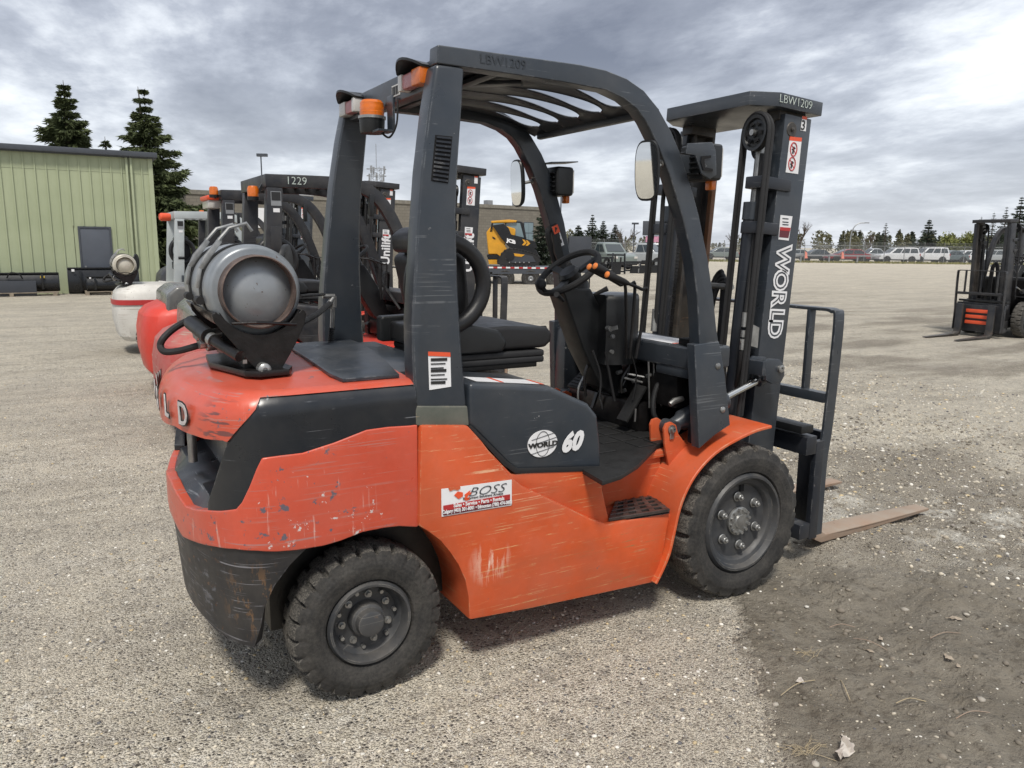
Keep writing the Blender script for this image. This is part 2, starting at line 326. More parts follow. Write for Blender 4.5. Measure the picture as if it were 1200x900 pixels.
def tank_mat():
    t = NT('grey_gas_cylinder_paint'); n = t.noise(5, 6, .6); c = t.mix(t.ramp(n, .35, .7), (.20, .22, .235), (.31, .33, .35))
    c = t.mix(t.ramp(t.noise(3, 6, .7, t.obj(loc=(4, 4, 4))), .52, .75, 0, .65), c, (.40, .36, .29)); c = t.mix(t.ramp(t.noise(70, 4, .6), .68, .71), c, (.1, .06, .045)); t.col(c); t.rough(t.ramp(n, .3, .7, .28, .46)); t.b.inputs['Metallic'].default_value = .35; return t.m
M['tank'] = tank_mat()
M['tankrust'] = simple('rusty_cylinder_rim', (.13, .095, .082), .65, .3, var=.5, sc=25, bump=.3)
M['oil'] = simple('greasy_black_steel', (.012, .011, .011), .35, .2, var=.5, sc=20, bump=.2)
M['mastinner'] = paint('greasy_mast_channel_steel', (.016, .015, .015), .5, sden=.5, cden=.5, dust=.2, scratch=(.13, .08, .05), chip=(.14, .06, .025))
M['rustbar'] = paint('rust_brown_channel_edge', (.20, .085, .035), .6, sden=.6, cden=.3, dust=.2, scratch=(.05, .03, .02))
M['olive'] = paint('dusty_olive_casting', (.075, .085, .07), .5, sden=.3, cden=.2, dust=.3)
M['barcode'] = simple('pale_label', (.6, .6, .58), .5, var=.05)
# ================================================================== the main forklift (front axle at the origin, +X forward, near side -Y)
def smoothline(pts, n=8):
    P = [Vector(p) for p in pts]; o = []
    for i in range(len(P)-1):
        a = P[max(i-1, 0)]; b = P[i]; c = P[i+1]; d = P[min(i+2, len(P)-1)]
        for k in range(n):
            t = k/n; o.append(.5*((2*b)+(c-a)*t+(2*a-5*b+4*c-d)*t*t+(3*b-a-3*c+d)*t**3))
    return o+[P[-1]]
def make_wheel(R, W, rim, lugs, kind, parent, loc, rz, lab=None):
    """solid pneumatic tyre with cut tread blocks, dished rim and hub; outer face points to local -Y"""
    m = MB(); per = 8; n = lugs*per; h = W/2
    prof = [(rim, -h+.035), (rim+.012, -h+.012), (rim+.03, -h+.006), (rim+(R-rim)*.55, -h-.002), (R-.05, -h+.0), (R-.032, -h+.006), (R-.012, -h+.012), (R-.003, -h+.028), (R, -h+.05), (R, -.012), (R, .012), (R, h-.05), (R-.003, h-.028), (R-.012, h-.012), (R-.032, h-.006), (rim+(R-rim)*.55, h+.002), (rim+.012, h-.012), (rim, h-.035)]
    rs = []
    for j, (r, y) in enumerate(prof):
        ring = []
        for k in range(n):
            a = 2*pi*k/n; rr = r; gr = (k % per) in (0, 1); gr2 = ((k+per//2) % per) in (0, 1)
            if gr and 5 <= j <= 8: rr = min(r, R-.026) - (.010 if j == 5 else 0)
            if gr2 and 11 <= j <= 14: rr = min(r, R-.020)
            rr += .0012*sin(k*2.1+j)
            ring.append((rr*cos(a), y, rr*sin(a)))
        rs.append(ring)
    m.rings(rs, False, False, False)
    tread = set(); nn = n
    for fi in range(len(m.f)):
        if 6 <= fi//n <= 11: m.mi[fi] = 1
    w = m.build('wheel', [M['tyre'], M['tread']], parent, ang=40, label=lab); w.location = loc; w.rotation_euler = (0, 0, rz)
    r = MB()
    if kind == 'front':
        r.lathe([(rim+.004, h-.03), (rim+.004, -h+.02), (rim-.006, -h+.004), (rim-.016, -h+.004), (rim-.022, -h+.016), (rim-.027, -h+.028), (rim-.046, -h+.034), (rim-.052, -h+.040), (rim-.058, -h+.055), (.0, -h+.055)], (0, 0, 0), (0, 1, 0), 56)
        r.build('rim', M['rimgrey'], w, ang=25)
        yb = -h+.053
        MB().lathe([(.066, yb), (.066, yb-.010), (.056, yb-.014), (.034, yb-.014), (.030, yb-.022), (.0, yb-.024)], (0, 0, 0), (0, 1, 0), 32).build('hub', M['zinc'], w)
        for k in range(6):
            a = 2*pi*k/6+pi/6+.12; c = Vector((.118*cos(a), yb, .118*sin(a)))
            q = MB(); q.cyl(c, c+Vector((0, -.007, 0)), .023, n=16); q.cyl(c+Vector((0, -.007, 0)), c+Vector((0, -.028, 0)), .017, .0165, n=6); q.cyl(c+Vector((0, -.028, 0)), c+Vector((0, -.038, 0)), .008, n=10)
            q.build('wheel_nut', M['zinc'], w, bevel=.002, seg=1)
        for k in range(12):
            a = 2*pi*k/12+.2; c = Vector((.055*cos(a), yb-.006, .055*sin(a))); MB().cyl(c, c+Vector((0, -.018, 0)), .0078, n=8).build('hub_bolt', M['zinc'], w)
        MB().obox((.01, yb-.003, .155), (.022, .006, .034)).build('valve_slot', M['hole'], w)
    else:
        r.lathe([(rim+.004, h-.03), (rim+.004, -h+.02), (rim-.004, -h+.006), (rim-.012, -h+.006), (rim-.018, -h+.02), (rim-.022, -h+.05), (rim-.034, -h+.066), (rim-.038, -h+.072), (.0, -h+.072)], (0, 0, 0), (0, 1, 0), 56)
        r.build('rim', M['rimgrey'], w, ang=25)
        yb = -h+.07
        MB().lathe([(.066, yb), (.060, yb-.03), (.050, yb-.036), (.046, yb-.062), (.038, yb-.066), (0, yb-.066)], (0, 0, 0), (0, 1, 0), 32).build('hub', M['rimgrey'], w)
        for k in range(14):
            q = MB()
            rr = .088 if k % 2 else .105; a = 2*pi*k/14+.1; c = Vector((rr*cos(a), yb, rr*sin(a)))
            q.cyl(c, c+Vector((0, -.016, 0)), .0088 if k % 2 else .0075, n=6)
            if k % 2: q.cyl(c+Vector((0, .002, 0)), c+Vector((0, -.004, 0)), .0135, n=12)
            q.build('wheel_bolt', M['zinc'], w)
    return w

FL = empty('forklift', (0, 0, 0), 0, 'large orange forklift with grey gas tank, open cab and WORLD mast, nearest the camera', 'forklift')
# ---- counterweight surface: plan outline (near half) x height
_o = smoothline([(-1.578, -.575), (-1.75, -.575), (-1.93, -.575), (-2.03, -.573), (-2.11, -.560), (-2.17, -.525), (-2.217, -.465), (-2.255, -.375), (-2.283, -.26), (-2.302, -.13), (-2.308, 0)], 6)
_s = [0.0]
for i in range(1, len(_o)): _s.append(_s[-1]+(_o[i]-_o[i-1]).length)
SM = _s[-1]
def outl(s):
    s = min(max(s, 0), SM-1e-5); i = 0
    while _s[i+1] < s: i += 1
    t = (s-_s[i])/(_s[i+1]-_s[i]); p = _o[i].lerp(_o[i+1], t); d = (_o[i+1]-_o[i]).normalized()
    return p, Vector((-d.y, d.x))
def cwhit(px, py):
    d = FW + RT*((px-600)/FPX) - UP*((py-450)/FPX); best = None
    for i in range(len(_o)-1):
        a = _o[i]; b = _o[i+1]; ex, ey = b.x-a.x, b.y-a.y; den = d.x*ey-d.y*ex
        if abs(den) < 1e-9: continue
        t = ((a.x-CAM.x)*ey-(a.y-CAM.y)*ex)/den; u = ((a.x-CAM.x)*d.y-(a.y-CAM.y)*d.x)/den
        if -1e-4 <= u <= 1.0001 and t > 0 and (best is None or t < best[0]): best = (t, _s[i]+u*(_s[i+1]-_s[i]))
    if best is None:       # grazing pixel beyond the silhouette
        return None
    return best[1], CAM.z+d.z*best[0]
def curve(pix, extra=()):
    """height as a function of outline length from traced pixels"""
    pts = [q for q in (cwhit(*p) for p in pix) if q] + list(extra); pts.sort()
    xs = [p[0] for p in pts]; zs = [p[1] for p in pts]
    return (lambda s: float(np.interp(s, xs, zs))), xs
ZT = 1.13
def rad(s): return .065+.045*min(max((s-.45)/.35, 0), 1)
def CS(s, v, off=0.0):
    p, nrm = outl(s); r = rad(s); zs = ZT-r; ins = 0.0
    if v > zs: q = min((v-zs)/r, 1); ins = r*(1-sqrt(max(0, 1-q*q)))
    taper = .028*min(max((.62-v)/.35, 0), 1)
    k = off-ins-taper
    return Vector((p.x+nrm.x*k, p.y+nrm.y*k, v))
if CS(0, .5, .1).y > -.575: raise RuntimeError('outline normal')
def region(lo, hi, s0, s1, off, thick, rows=7, step=.02, brk=(), across=False):
    ss = sorted(set([s0, s1]+[s for s in brk if s0 < s < s1]+list(np.arange(s0, s1, step)))); m = MB()
    ss = [s for i, s in enumerate(ss) if i == 0 or s-ss[i-1] > .0015]; rs = []
    for s in ss:
        a, b_ = lo(s), hi(s); b_ = max(b_, a+.001); hs = [a+(b_-a)*k/rows for k in range(rows+1)]
        rs.append([CS(s, h, off) for h in hs]+[CS(s, h, off-thick) for h in hs[::-1]])
    if across:
        rs = rs+[[Vector((p.x, -p.y, p.z)) for p in r] for r in rs[-2::-1]]
    m.rings(rs)
    return m
band_top, b1 = curve([(491, 497), (480, 499), (455, 500.5), (430, 504), (392, 519), (355, 531), (330, 534), (307, 537), (300, 551), (291, 573), (283, 589), (276, 597), (258, 599), (240, 598), (228, 597), (217, 593)], [(SM, .745), (SM*.95, .746)])
band_bot, b2 = curve([(487, 618), (468, 617), (450, 619), (425, 624), (400, 634), (380, 640), (350, 645), (325, 647), (300, 646), (275, 644), (250, 641), (225, 635), (213, 630)], [(SM, .60)])
rb1 = region(band_bot, band_top, 0, SM, .0, .035, 8, brk=b1+b2, across=True)
cw = rb1.build('counterweight', M['coral'], FL, bevel=.007, seg=3)
bot_lo, b3 = curve([(362, 642), (340, 665), (322, 690), (309, 717), (303, 740), (292, 766), (282, 764), (265, 757), (240, 742), (228, 728)], [(SM, .30), (SM*.9, .30)])
s_b0 = cwhit(366, 641)[0]
rb2 = region(bot_lo, lambda s: band_bot(s)+.012, s_b0, SM, -.010, .06, 7, brk=b3, across=True)
rb2.build('lower_counterweight', M['rustblack'], FL, bevel=.004, seg=1)
dark_hi, b4 = curve([(305, 472), (292, 487), (280, 500), (266, 517), (258, 540), (249, 568), (241, 592)], [(0, 2)])
s_d = cwhit(305, 472)[0]
def dark_top(s):
    t = ZT-rad(s)+.82*rad(s)
    return t if s <= s_d else min(t, dark_hi(s))
s_e = cwhit(241, 592)[0]
def lobe_lo(s):
    return dark_top(s)-.004 if s <= cwhit(266, 517)[0] else lob(s)
lob, b5 = curve([(266, 516), (254, 515.5), (242, 514), (230, 510), (217, 505), (207, 499)], [(SM, .955), (SM*.95, .958)])
rd = region(lambda s: band_top(s)-.012, dark_top, .0, s_e, -.005, .04, 9, brk=b4+b1+[s_d]); rd.pair()
rd.build('side_cover', M['navy'], FL, bevel=.004, seg=2)
# orange lobe and rear deck in one shell
m = MB(); ss = sorted(set(list(np.arange(0, SM, .022))+[s_d, SM]+b5+b4)); ss = [s for i, s in enumerate(ss) if i == 0 or s-ss[i-1] > .002]; cols = []
for s in ss:
    a = lobe_lo(s); o1 = .000+.006*min(max((s-.55)/.25, 0), 1); ring = []
    for dz, do in ((0, 0), (-.014, -.014)):
        c = []
        for k in range(9):
            t = k/8; v = a+(ZT-a)*(1-(1-t)**2); p_ = CS(s, v, o1+do); p_.z += dz*(v-a)/(ZT-a+1e-6); c.append(p_)
        e = c[-1]; tx = e.x if e.x > -2.02 else -2.02+(e.x+2.02)*.15
        for k in range(1, 9):
            t = k/8; c.append(Vector((e.x+(tx-e.x)*t, e.y*(1-t), ZT+.022*sin(t*pi/2)+dz)))
        ring.append(c)
    cols.append(ring)
full = [r[0]+[Vector((p.x, -p.y, p.z)) for p in r[0][-2::-1]] for r in cols]; inn = [r[1]+[Vector((p.x, -p.y, p.z)) for p in r[1][-2::-1]] for r in cols]
m.grid(full); m.grid(inn); nn_ = len(full[0]); n0 = len(full)*nn_
for i_ in range(nn_-1): m.f.append((i_, i_+1, n0+i_+1, n0+i_)); m.mi.append(0)
for i_ in range(len(full)-1):
    for q_ in (0, nn_-1): m.f.append((i_*nn_+q_, (i_+1)*nn_+q_, n0+(i_+1)*nn_+q_, n0+i_*nn_+q_)); m.mi.append(0)
m.build('rear_deck', M['coral'], FL, ang=50, merge=True)
# recessed shelf and back wall of the tow pin recess
sh = [CS(s, band_top(s)-.010, -.020) for s in np.linspace(s_e-.03, SM, 22)]
q = MB(); q.grid([[Vector((p.x, p.y, p.z)), Vector((-2.22, p.y*.8, .76)), Vector((-2.10, p.y*.9, .785))] for p in sh+[Vector((p.x, -p.y, p.z)) for p in sh[-2::-1]]]); q.build('shelf', M['navy'], FL)
q = MB(); q.box(-2.13, -1.62, -.47, .47, .62, 1.06); q.build('recess_wall', M['navy'], FL, bevel=.01)
for k in range(6):
    q = MB(); z = .865+k*.021; q.obox((-2.136, -.40, z), (.014, .10, .006), Matrix.Rotation(.5, 3, 'Y')); q.build('vent_slat', M['black'], FL)
MB().cyl((-2.22, 0, .79), (-2.22, 0, 1.0), .016).build('tow_pin', M['zinc'], FL)
# raised letters WORLD round the back of the deck
def letter_on_cw(ch, s, z, size):
    p, nrm = outl(s); e = CS(s, z, .022); sg = 1
    text('letter', ch, size, M['white'], e+Vector((0, 0, -.01)), (-(nrm.y)*-1, nrm.x*-1, 0) if False else (-nrm.y, nrm.x, 0), (0, 0, 1), FL, bold=.004, ext=.002)
for k, ch in enumerate('WORLD'):
    t = (k-2)*.165; s = SM-abs(t)
    p, nrm = outl(s)
    if t > 0:   # near half: reads left to right seen from behind
        xd = Vector((-nrm.y, nrm.x, 0)); pos = CS(s, 1.035, .015)
    else:
        n2 = Vector((nrm.x, -nrm.y)); pos = CS(s, 1.035, .015); pos.y *= -1; xd = Vector((-n2.y, n2.x, 0))
    if xd.y > 0: xd = -xd
    text('letter', ch, .104, M['ink'], pos, xd, (0, 0, 1), FL, bold=.006, ext=.0008)
    text('letter', ch, .104, M['dullwhite'], pos+Vector((-.003, -.001, 0)), xd, (0, 0, 1), FL, bold=.0015, ext=.001)
# grey engine hatch on the deck
def deckz(y): return ZT+.022*sin(pi/2*max(0, 1-abs(y)/.51))+.014
nearp = [PZ(*q, 1.14) for q in ((345, 417), (367, 431), (386, 441), (402, 445.5), (440, 446.5), (484, 446.5))]; nearp = [Vector((p.x, max(p.y, -.505), 0)) for p in nearp]
farp = [Vector((-1.78, .30, 0)), Vector((-1.76, .38, 0)), Vector((-1.72, .42, 0)), Vector((-1.66, .44, 0)), Vector((-1.56, .46, 0)), Vector((-1.46, .46, 0))]
q = MB(); q.grid([[(n_.lerp(f_, t).x, n_.lerp(f_, t).y, deckz(n_.lerp(f_, t).y)) for t in np.linspace(0, 1, 10)] for n_, f_ in zip(nearp, farp)]); q.build('engine_hatch', M['grey'], FL, solid=.012, bevel=.003)
q = MB(); q.box(-1.58, -1.36, -.42, .42, 1.08, 1.139); q.build('hatch_sill', M['grey'], FL, bevel=.006)

# ---- chassis core
q = MB(); q.box(-2.05, -.45, -.36, .36, .24, .66); q.build('chassis', M['oil'], FL, bevel=.01)
MB().cyl((-1.746, -.50, .276), (-1.746, .50, .276), .055).build('steer_axle', M['oil'], FL)
MB().cyl((0, -.52, .355), (0, .52, .355), .075).build('drive_axle', M['oil'], FL)
q = MB(); q.box(-1.56, -1.30, -.50, -.10, .60, .80); q.pair(); q.build('frame_bracket', M['orange'], FL, bevel=.01)
# ---- step side panels (both sides)
YP = -.590
def side_poly(pix, y, depth, name, mat, bevel=.008, both=True, holes=None, par=FL):
    pts = [PY(px, py, y) for px, py in pix]; q = MB(); q.prism(pts, (0, depth, 0))
    if both: q.pair()
    return q.build(name, mat, par, bevel=bevel)
arch = [(491, 617), (503, 624), (516, 634), (527, 647), (537, 662), (545, 680), (549, 700), (550, 727)]
side_poly([(493.5, 499), (549, 499), (566, 518), (581, 538), (596, 556), (613, 570), (640, 583), (668, 596), (693, 608), (712, 614.5), (750, 607), (786, 600), (779, 640), (770, 682), (700, 697), (620, 714)] + arch[::-1], YP, .33, 'step_panel', M['orange'], .012)
side_poly([(549, 508), (575, 530), (600, 556), (650, 551), (704, 548), (706, 575), (713, 607), (715, 622), (690, 614), (640, 592), (596, 566)], YP+.028, .20, 'sill_panel', M['orange'], .006)
q = MB(); q.box(-.80, -.34, -.41, .41, .44, .70); q.build('inner_sill', M['orange'], FL, bevel=.008)
# rounded box under the step tread
q = MB()
pts = [PZ(*p, .482) for p in ((713, 612), (785, 600.5), (760, 581), (722, 588))]; sp = [(p.x, p.y, .484) for p in pts]
S4 = [Vector(p) for p in sp]
def sq(u, v, z=0): return S4[0].lerp(S4[1], u).lerp(S4[3].lerp(S4[2], u), v)+Vector((0, 0, z))
stp = empty('step_tread'); stp.parent = FL
for k in range(6):
    v0 = k/5*.94; MB().prism([sq(0, v0), sq(1, v0), sq(1, v0+.07), sq(0, v0+.07)], (0, 0, .014)).pair().build('tread_bar', M['treadplate'], stp, bevel=.0015, seg=1)
for k in range(5):
    u0 = k/4*.90; MB().prism([sq(u0, .005, .001), sq(u0+.10, .005, .001), sq(u0+.10, 1.0, .001), sq(u0, 1.0, .001)], (0, 0, .0115)).pair().build('tread_web', M['treadplate'], stp, bevel=.0015, seg=1)
MB().prism([(p[0], p[1], p[2]-.006) for p in sp], (0, 0, .002)).pair().build('tread_pan', M['hole'], stp)  # added dark sheet, painted as the shade seen between the tread bars
MB().box(-.74, -.42, -.575, -.41, .40, .462).pair().build('step_box', M['orange'], FL, bevel=.004)
# ---- front fenders: bent sheet over the drive wheel
fe = [(768, 684), (776, 668), (784, 648), (790, 622), (796, 596), (805, 573), (817, 553), (833, 535), (850, 522), (870, 511), (888, 503), (905, 498.5)]
fp = [PY(px, py, -.618) for px, py in fe]; fs = smoothline([(p.x, p.z, 0) for p in fp], 3)
P = [[(p[0], y, p[1]) for y in (-.618, -.56, -.50, -.42, -.36)] for p in fs]
q = MB(); q.grid(P); q.pair(); fen = q.build('fender', M['orange'], FL, solid=.014, bevel=.003, seg=1)
q = MB(); mid = [(p[0], -.40, p[1]-.004) for p in fs]; base = [(-.05, -.40, .40), (-.42, -.40, .40)]
q.prism([mid[i] for i in range(0, len(mid), 3)]+[(.15, -.40, .62), (-.20, -.40, .52), (-.36, -.40, .30)], (0, .05, 0)); q.pair(); q.build('wheel_well_wall', M['orange'], FL)
# floor, mat and bulkhead
q = MB(); q.box(-.86, -.05, -.43, .43, .665, .70); q.build('floor_plate', M['orange'], FL, bevel=.01)
fm = [PZ(*p, .735) for p in ((706, 559), (728, 552), (748, 540), (770, 518), (796, 497))]
MB().prism([(p.x, min(p.y, -.33), .70) for p in fm]+[(-.02, -.30, .70), (-.02, .42, .70), (-.86, .42, .70), (-.86, -.45, .70)], (0, 0, .02)).build('floor_mat', M['mat'], FL, bevel=.004)
for i in range(6):
    for j in range(5):
        if random.random() < .85: MB().obox((-.74+i*.105, -.36+j*.12, .722), (.088, .10, .006), Matrix.Rotation(.02*random.uniform(-1, 1), 3, 'Z')).build('mat_pad', M['mat'], FL, bevel=.002, seg=1)
q = MB(); q.box(-.06, -.02, -.46, .46, .45, 1.10); q.build('bulkhead', M['oil'], FL)
# ---- seat bonnet
bp_ = [PY(px, py, -.56) for px, py in ((550, 449), (600, 450.5), (646, 453), (672, 465), (690, 473), (701, 487), (704.5, 520), (705, 549), (655, 550.5), (605, 552.5), (592, 541), (575, 523), (560, 508), (549, 499))]
q = MB(); q.prism(bp_, (0, 1.12, 0)); bon = q.build('bonnet', M['grey'], FL, bevel=.022, seg=4, ang=50)
# rubber seam under it
side_poly([(549, 500), (553, 499), (595, 541), (607, 549), (705, 546.5), (705.5, 552), (604, 555), (590, 545)], -.565, .03, 'seam', M['rub'], .002)
# globe emblem and model number on its side
ey = -.5645; gc = PY(636, 520, ey)
def disc_pts(c, rx, rz, n=40, y=ey): return [(c.x+rx*cos(2*pi*k/n), y, c.z+rz*sin(2*pi*k/n)) for k in range(n)]
MB().prism(disc_pts(gc, .066, .052), (0, .003, 0)).build('globe_emblem', M['white'], FL)
q = MB()
for sx in (-1, 1): q.tube([(gc.x+sx*.030*cos(t), ey-.0015, gc.z+.048*sin(t)) for t in np.linspace(-pi/2, pi/2, 14)], .0011, 4)
for zz_, hw in ((.028, .05), (-.026, .05), (.008, .062)): q.tube([(gc.x+x, ey-.0015, gc.z+zz_+x*.18-.05*0) for x in np.linspace(-hw, hw, 6)], .0011, 4)
q.build('globe_lines', M['ink'], FL)
text('emblem_word', 'WORLD', .026, M['ink'], (gc.x+.002, ey-.002, gc.z-.004), (1, 0, 0), (0, 0, 1), FL, bold=.0012, sx=1.35)
tc_ = PY(668, 519, ey); text('model_number', '60', .098, M['white'], (tc_.x+.004, ey, tc_.z), (1, 0, .03), (0, 0, 1), FL, bold=.0055, shear=.35, sx=.92)
# warning label folded over the bonnet edge
wl = [PZ(*p, 1.094) for p in ((548, 447), (594, 460), (625, 462), (670, 462), (648, 452), (560, 447))]
ztop = max(p.z for p in bp_)
def topsticker(x0, x1, y0, y1, name='sticker', z=None, mat='white'): 
    f = lambda x: ztop+.0025 + (bp_[2].z-bp_[0].z)/(bp_[2].x-bp_[0].x)*(x-bp_[0].x)
    return MB().prism([(x0, y0, f(x0)), (x1, y0, f(x1)), (x1, y1, f(x1)), (x0, y1, f(x0))], (0, 0, .001)).build(name, M[mat], FL)
topsticker(-1.33, -1.06, -.525, -.42); topsticker(-1.055, -1.04, -.525, -.42, mat='redorange', z=0); topsticker(-1.23, -1.215, -.5255, -.4195, mat='redorange').location.z = .0012
# ---- overhead guard
GN = (0, 1, -.055); GC = -.621
def gp(px, py, dc=0.0): return hit(px, py, GN, GC+dc)
GNn = Vector(GN)
def gpoly(pix, depth, name, mat, bevel=.008, both=True, dc=0.0):
    pts = [gp(px, py, dc) for px, py in pix]; q = MB(); q.prism(pts, (0, depth, 0))
    if both: q.pair()
    return q.build(name, mat, FL, bevel=bevel, seg=2)
def gpair(pix, depth, name, mat, bevel=.008, dc=0.0):
    pts = [gp(px, py, dc) for px, py in pix]
    for s in (1, -1): MB().prism([(p.x, p.y*s, p.z) for p in pts], (0, depth*s, 0)).build(name, mat, FL, bevel=bevel, seg=3)
outer = [(513, 52), (620, 67), (680, 75.5), (710, 82), (735, 92), (755, 106), (772, 127), (787, 154), (797, 178), (810, 218), (820, 255), (830, 305), (836, 345), (840, 385), (843, 405)]
inner = [(820, 405), (819, 380), (817, 345), (812, 305), (800, 255), (785, 205), (772, 172), (757, 142), (747, 128), (732, 116), (710, 105.5), (660, 96), (620, 90), (560, 81), (512, 74)]
gpair(outer+inner, .065, 'guard_rail', M['grey'], .007)
gpair([(511, 74), (545, 79), (537, 200), (535, 250), (537, 330), (541, 400), (547.5, 478), (487.5, 478), (484, 430), (483, 377), (489, 270), (494, 200), (502, 130)], .085, 'rear_post', M['grey'], .016)
gpair([(486, 476), (548, 476), (550, 499), (488, 499)], .11, 'post_foot', M['olive'], .006, dc=-.006)
gpair([(814, 404), (843, 400), (850, 440), (856, 498), (838, 510), (819.5, 526), (817, 470)], .05, 'pillar_foot', M['grey'], .006, dc=-.004)
for px, py in ((841, 429), (846.5, 480)):
    c = gp(px, py, -.004); 
    for s in (1, -1): MB().lathe([(.014, 0), (.013, -.005), (.008, -.008), (0, -.009)], (c.x, c.y*s, c.z), (0, s, 0), 16).build('bolt_head', M['zinc'], FL)
# louvre in the near rear post
lv = [gp(*p) for p in ((510, 158), (530, 160), (525, 215), (505, 212))]
fr = MB(); fr.prism([p+Vector((0, -.0015, 0)) for p in lv], (0, .003, 0)); fr.build('louvre_recess', M['hole'], FL)
for k in range(11):
    t = (k+.5)/11; a = lv[0].lerp(lv[3], t); b = lv[1].lerp(lv[2], t)
    MB().bar(a+Vector((.004, -.003, 0)), b+Vector((-.004, -.003, 0)), .005, .006).build('louvre_slat', M['greydark'], FL)
# roof sheet with five long slots, bending down at the front
XR0, XR1 = -1.40, -.485
def roofz(x): return 2.205-.02*min(1, max(0, (-1.2-x)/.2)) if x < -.95 else 2.205-.38*(x+.95)**2
slots = [-.325, -.165, 0, .165, .325]
def slotw(x, k): 
    x0 = -.94 if k not in (0, 4) else -.80; x1 = -.555
    if not x0 < x < x1: return 0
    t = (x-x0)/(x1-x0); return .058*(.10+.90*min(1, t/.72)**.85)*sqrt(max(0, 1-max(0, (t-.80)/.20)**2))*min(1, t*10+.05)
xs = np.concatenate([np.linspace(XR0, -.945, 6), np.linspace(-.94, -.80, 9), np.linspace(-.79, -.64, 8), np.linspace(-.63, -.553, 12), np.linspace(-.54, XR1, 5)])
for k in range(6):
    g = []
    for x in xs:
        a = -.465 if k == 0 else slots[k-1]+slotw(x, k-1); b = .465 if k == 5 else slots[k]-slotw(x, k)
        dip = .03*min(1, max(0, (x+1.1)*5))
        g.append([(x, a, roofz(x)-.006), (x, a+.008, roofz(x)-.001), (x, (a+b)/2, roofz(x)), (x, b-.008, roofz(x)-.001), (x, b, roofz(x)-.006)])
    MB().grid(g).build('roof_bar', M['greydark'], FL, solid=.006, ang=50)
q = MB(); q.box(-1.455, -1.40, -.44, .44, 2.10, 2.19); q.build('rear_crossbeam', M['grey'], FL, bevel=.006)
q = MB(); q.box(XR1-.02, XR1+.012, -.42, .42, roofz(XR1)-.030, roofz(XR1)+.003); q.build('roof_lip', M['greydark'], FL, bevel=.01)
q = MB(); q.bar((-1.38, 0, 2.185), (-1.02, -.30, 2.185), .05, .016); q.bar((-1.38, 0, 2.186), (-1.02, .30, 2.186), .05, .016); q.box(-1.22, -1.18, -.43, .43, 2.172, 2.19); q.build('roof_rib', M['greydark'], FL, bevel=.004)
# faint chalk marks on the rail
c = gp(590, 73, -.002); text('chalk_mark', 'LBW1209', .045, M['grey_faint'], c, (1, 0, -.0), (0, 0, 1), FL, ext=.0002)
# rear lamps, hood shades, beacon, label
for sgn in (-1, 1):
    y0 = sgn*.335
    q = MB(); q.box(-1.492, -1.456, y0-.095, y0+.095, 2.115, 2.165); lamp = q.build('tail_lamp', M['redlens'], FL, bevel=.008)
    ya = y0+sgn*.055; e1 = y0+sgn*.02; e2 = y0+sgn*.099
    MB().box(-1.497, -1.455, min(e1, e2), max(e1, e2), 2.112, 2.168).build('indicator_lens', M['amber'] if sgn < 0 else M['clearlens'], lamp, bevel=.008)
    e1 = y0-sgn*.099; e2 = y0-sgn*.065
    MB().box(-1.497, -1.455, min(e1, e2), max(e1, e2), 2.112, 2.168).build('clear_lens', M['clearlens'], lamp, bevel=.006)
    g = []
    for k in range(9):
        t = k/8*2-1; g.append([(-1.53+.03*t*t, y0+t*.10, 2.205-.028*t*t), (-1.49, y0+t*.105, 2.20-.028*t*t), (-1.44, y0+t*.105, 2.195-.025*t*t)])
    MB().grid(g).build('lamp_shade', M['black'], FL, solid=.008)
MB().box(-1.459, -1.4555, -.16, -.085, 2.12, 2.16).build('barcode_label', M['barcode'], FL)
q = MB()
for k in range(8): q.box(-1.4605, -1.459, -.155+k*.0085, -.155+k*.0085+.003+.002*(k % 3), 2.125, 2.155)
q.build('barcode_bar', M['ink'], FL)
bx, by = -1.505, .005
q = MB(); q.box(-1.462, -1.452, -.10, -.04, 2.0, 2.13); q.box(-1.52, -1.455, -.10, -.03, 1.995, 2.004); q.build('beacon_bracket', M['grey'], FL, bevel=.003)
q = MB(); q.lathe([(0, 1.995), (.044, 1.997), (.047, 2.008), (.049, 2.048), (.0, 2.05)], (bx, by, 0), (0, 0, 1), 28); bea = q.build('beacon', M['black'], FL)
MB().lathe([(.047, 2.048), (.053, 2.050), (.053, 2.060), (.045, 2.062)], (bx, by, 0), (0, 0, 1), 28).build('beacon_ring', M['zinc'], bea)
MB().lathe([(.046, 2.060), (.047, 2.075), (.045, 2.077), (.046, 2.092), (.045, 2.094), (.045, 2.108), (.037, 2.118), (0, 2.120)], (bx, by, 0), (0, 0, 1), 28).build('beacon_lens', M['amber'], bea)
MB().tube(smoothline([(bx+.02, by-.04, 2.0), (bx+.03, by-.10, 1.975), (bx+.04, by-.15, 2.02), (-1.46, by-.15, 2.11)], 6), .004, 6).build('beacon_cable', M['rub'], FL)
# warning label on the near rear post
def panel(name, pix, y, mat, n=None, c=None, dy=-.0015, par=FL):
    f = (lambda p: hit(p[0], p[1], n, c)) if n else (lambda p: PY(p[0], p[1], y))
    return MB().prism([f(p) for p in pix], (0, dy, 0)).build(name, mat, par)
panel('post_label', [(501.5, 412), (527.5, 413), (528.5, 453), (503, 457)], 0, M['white'], GN, GC-.001)
panel('label_header', [(501.5, 412), (527.5, 413), (527.8, 418), (501.8, 417)], 0, M['redorange'], GN, GC-.003)
for k, yy in enumerate((421, 426, 431, 434, 439, 444, 448)):
    a = gp(505, yy+.6, -.004); b = gp(524-(k*7 % 5), yy, -.004); MB().bar(a, b, .002, .004 if k % 3 else .010).build('label_print', M['ink'], FL)

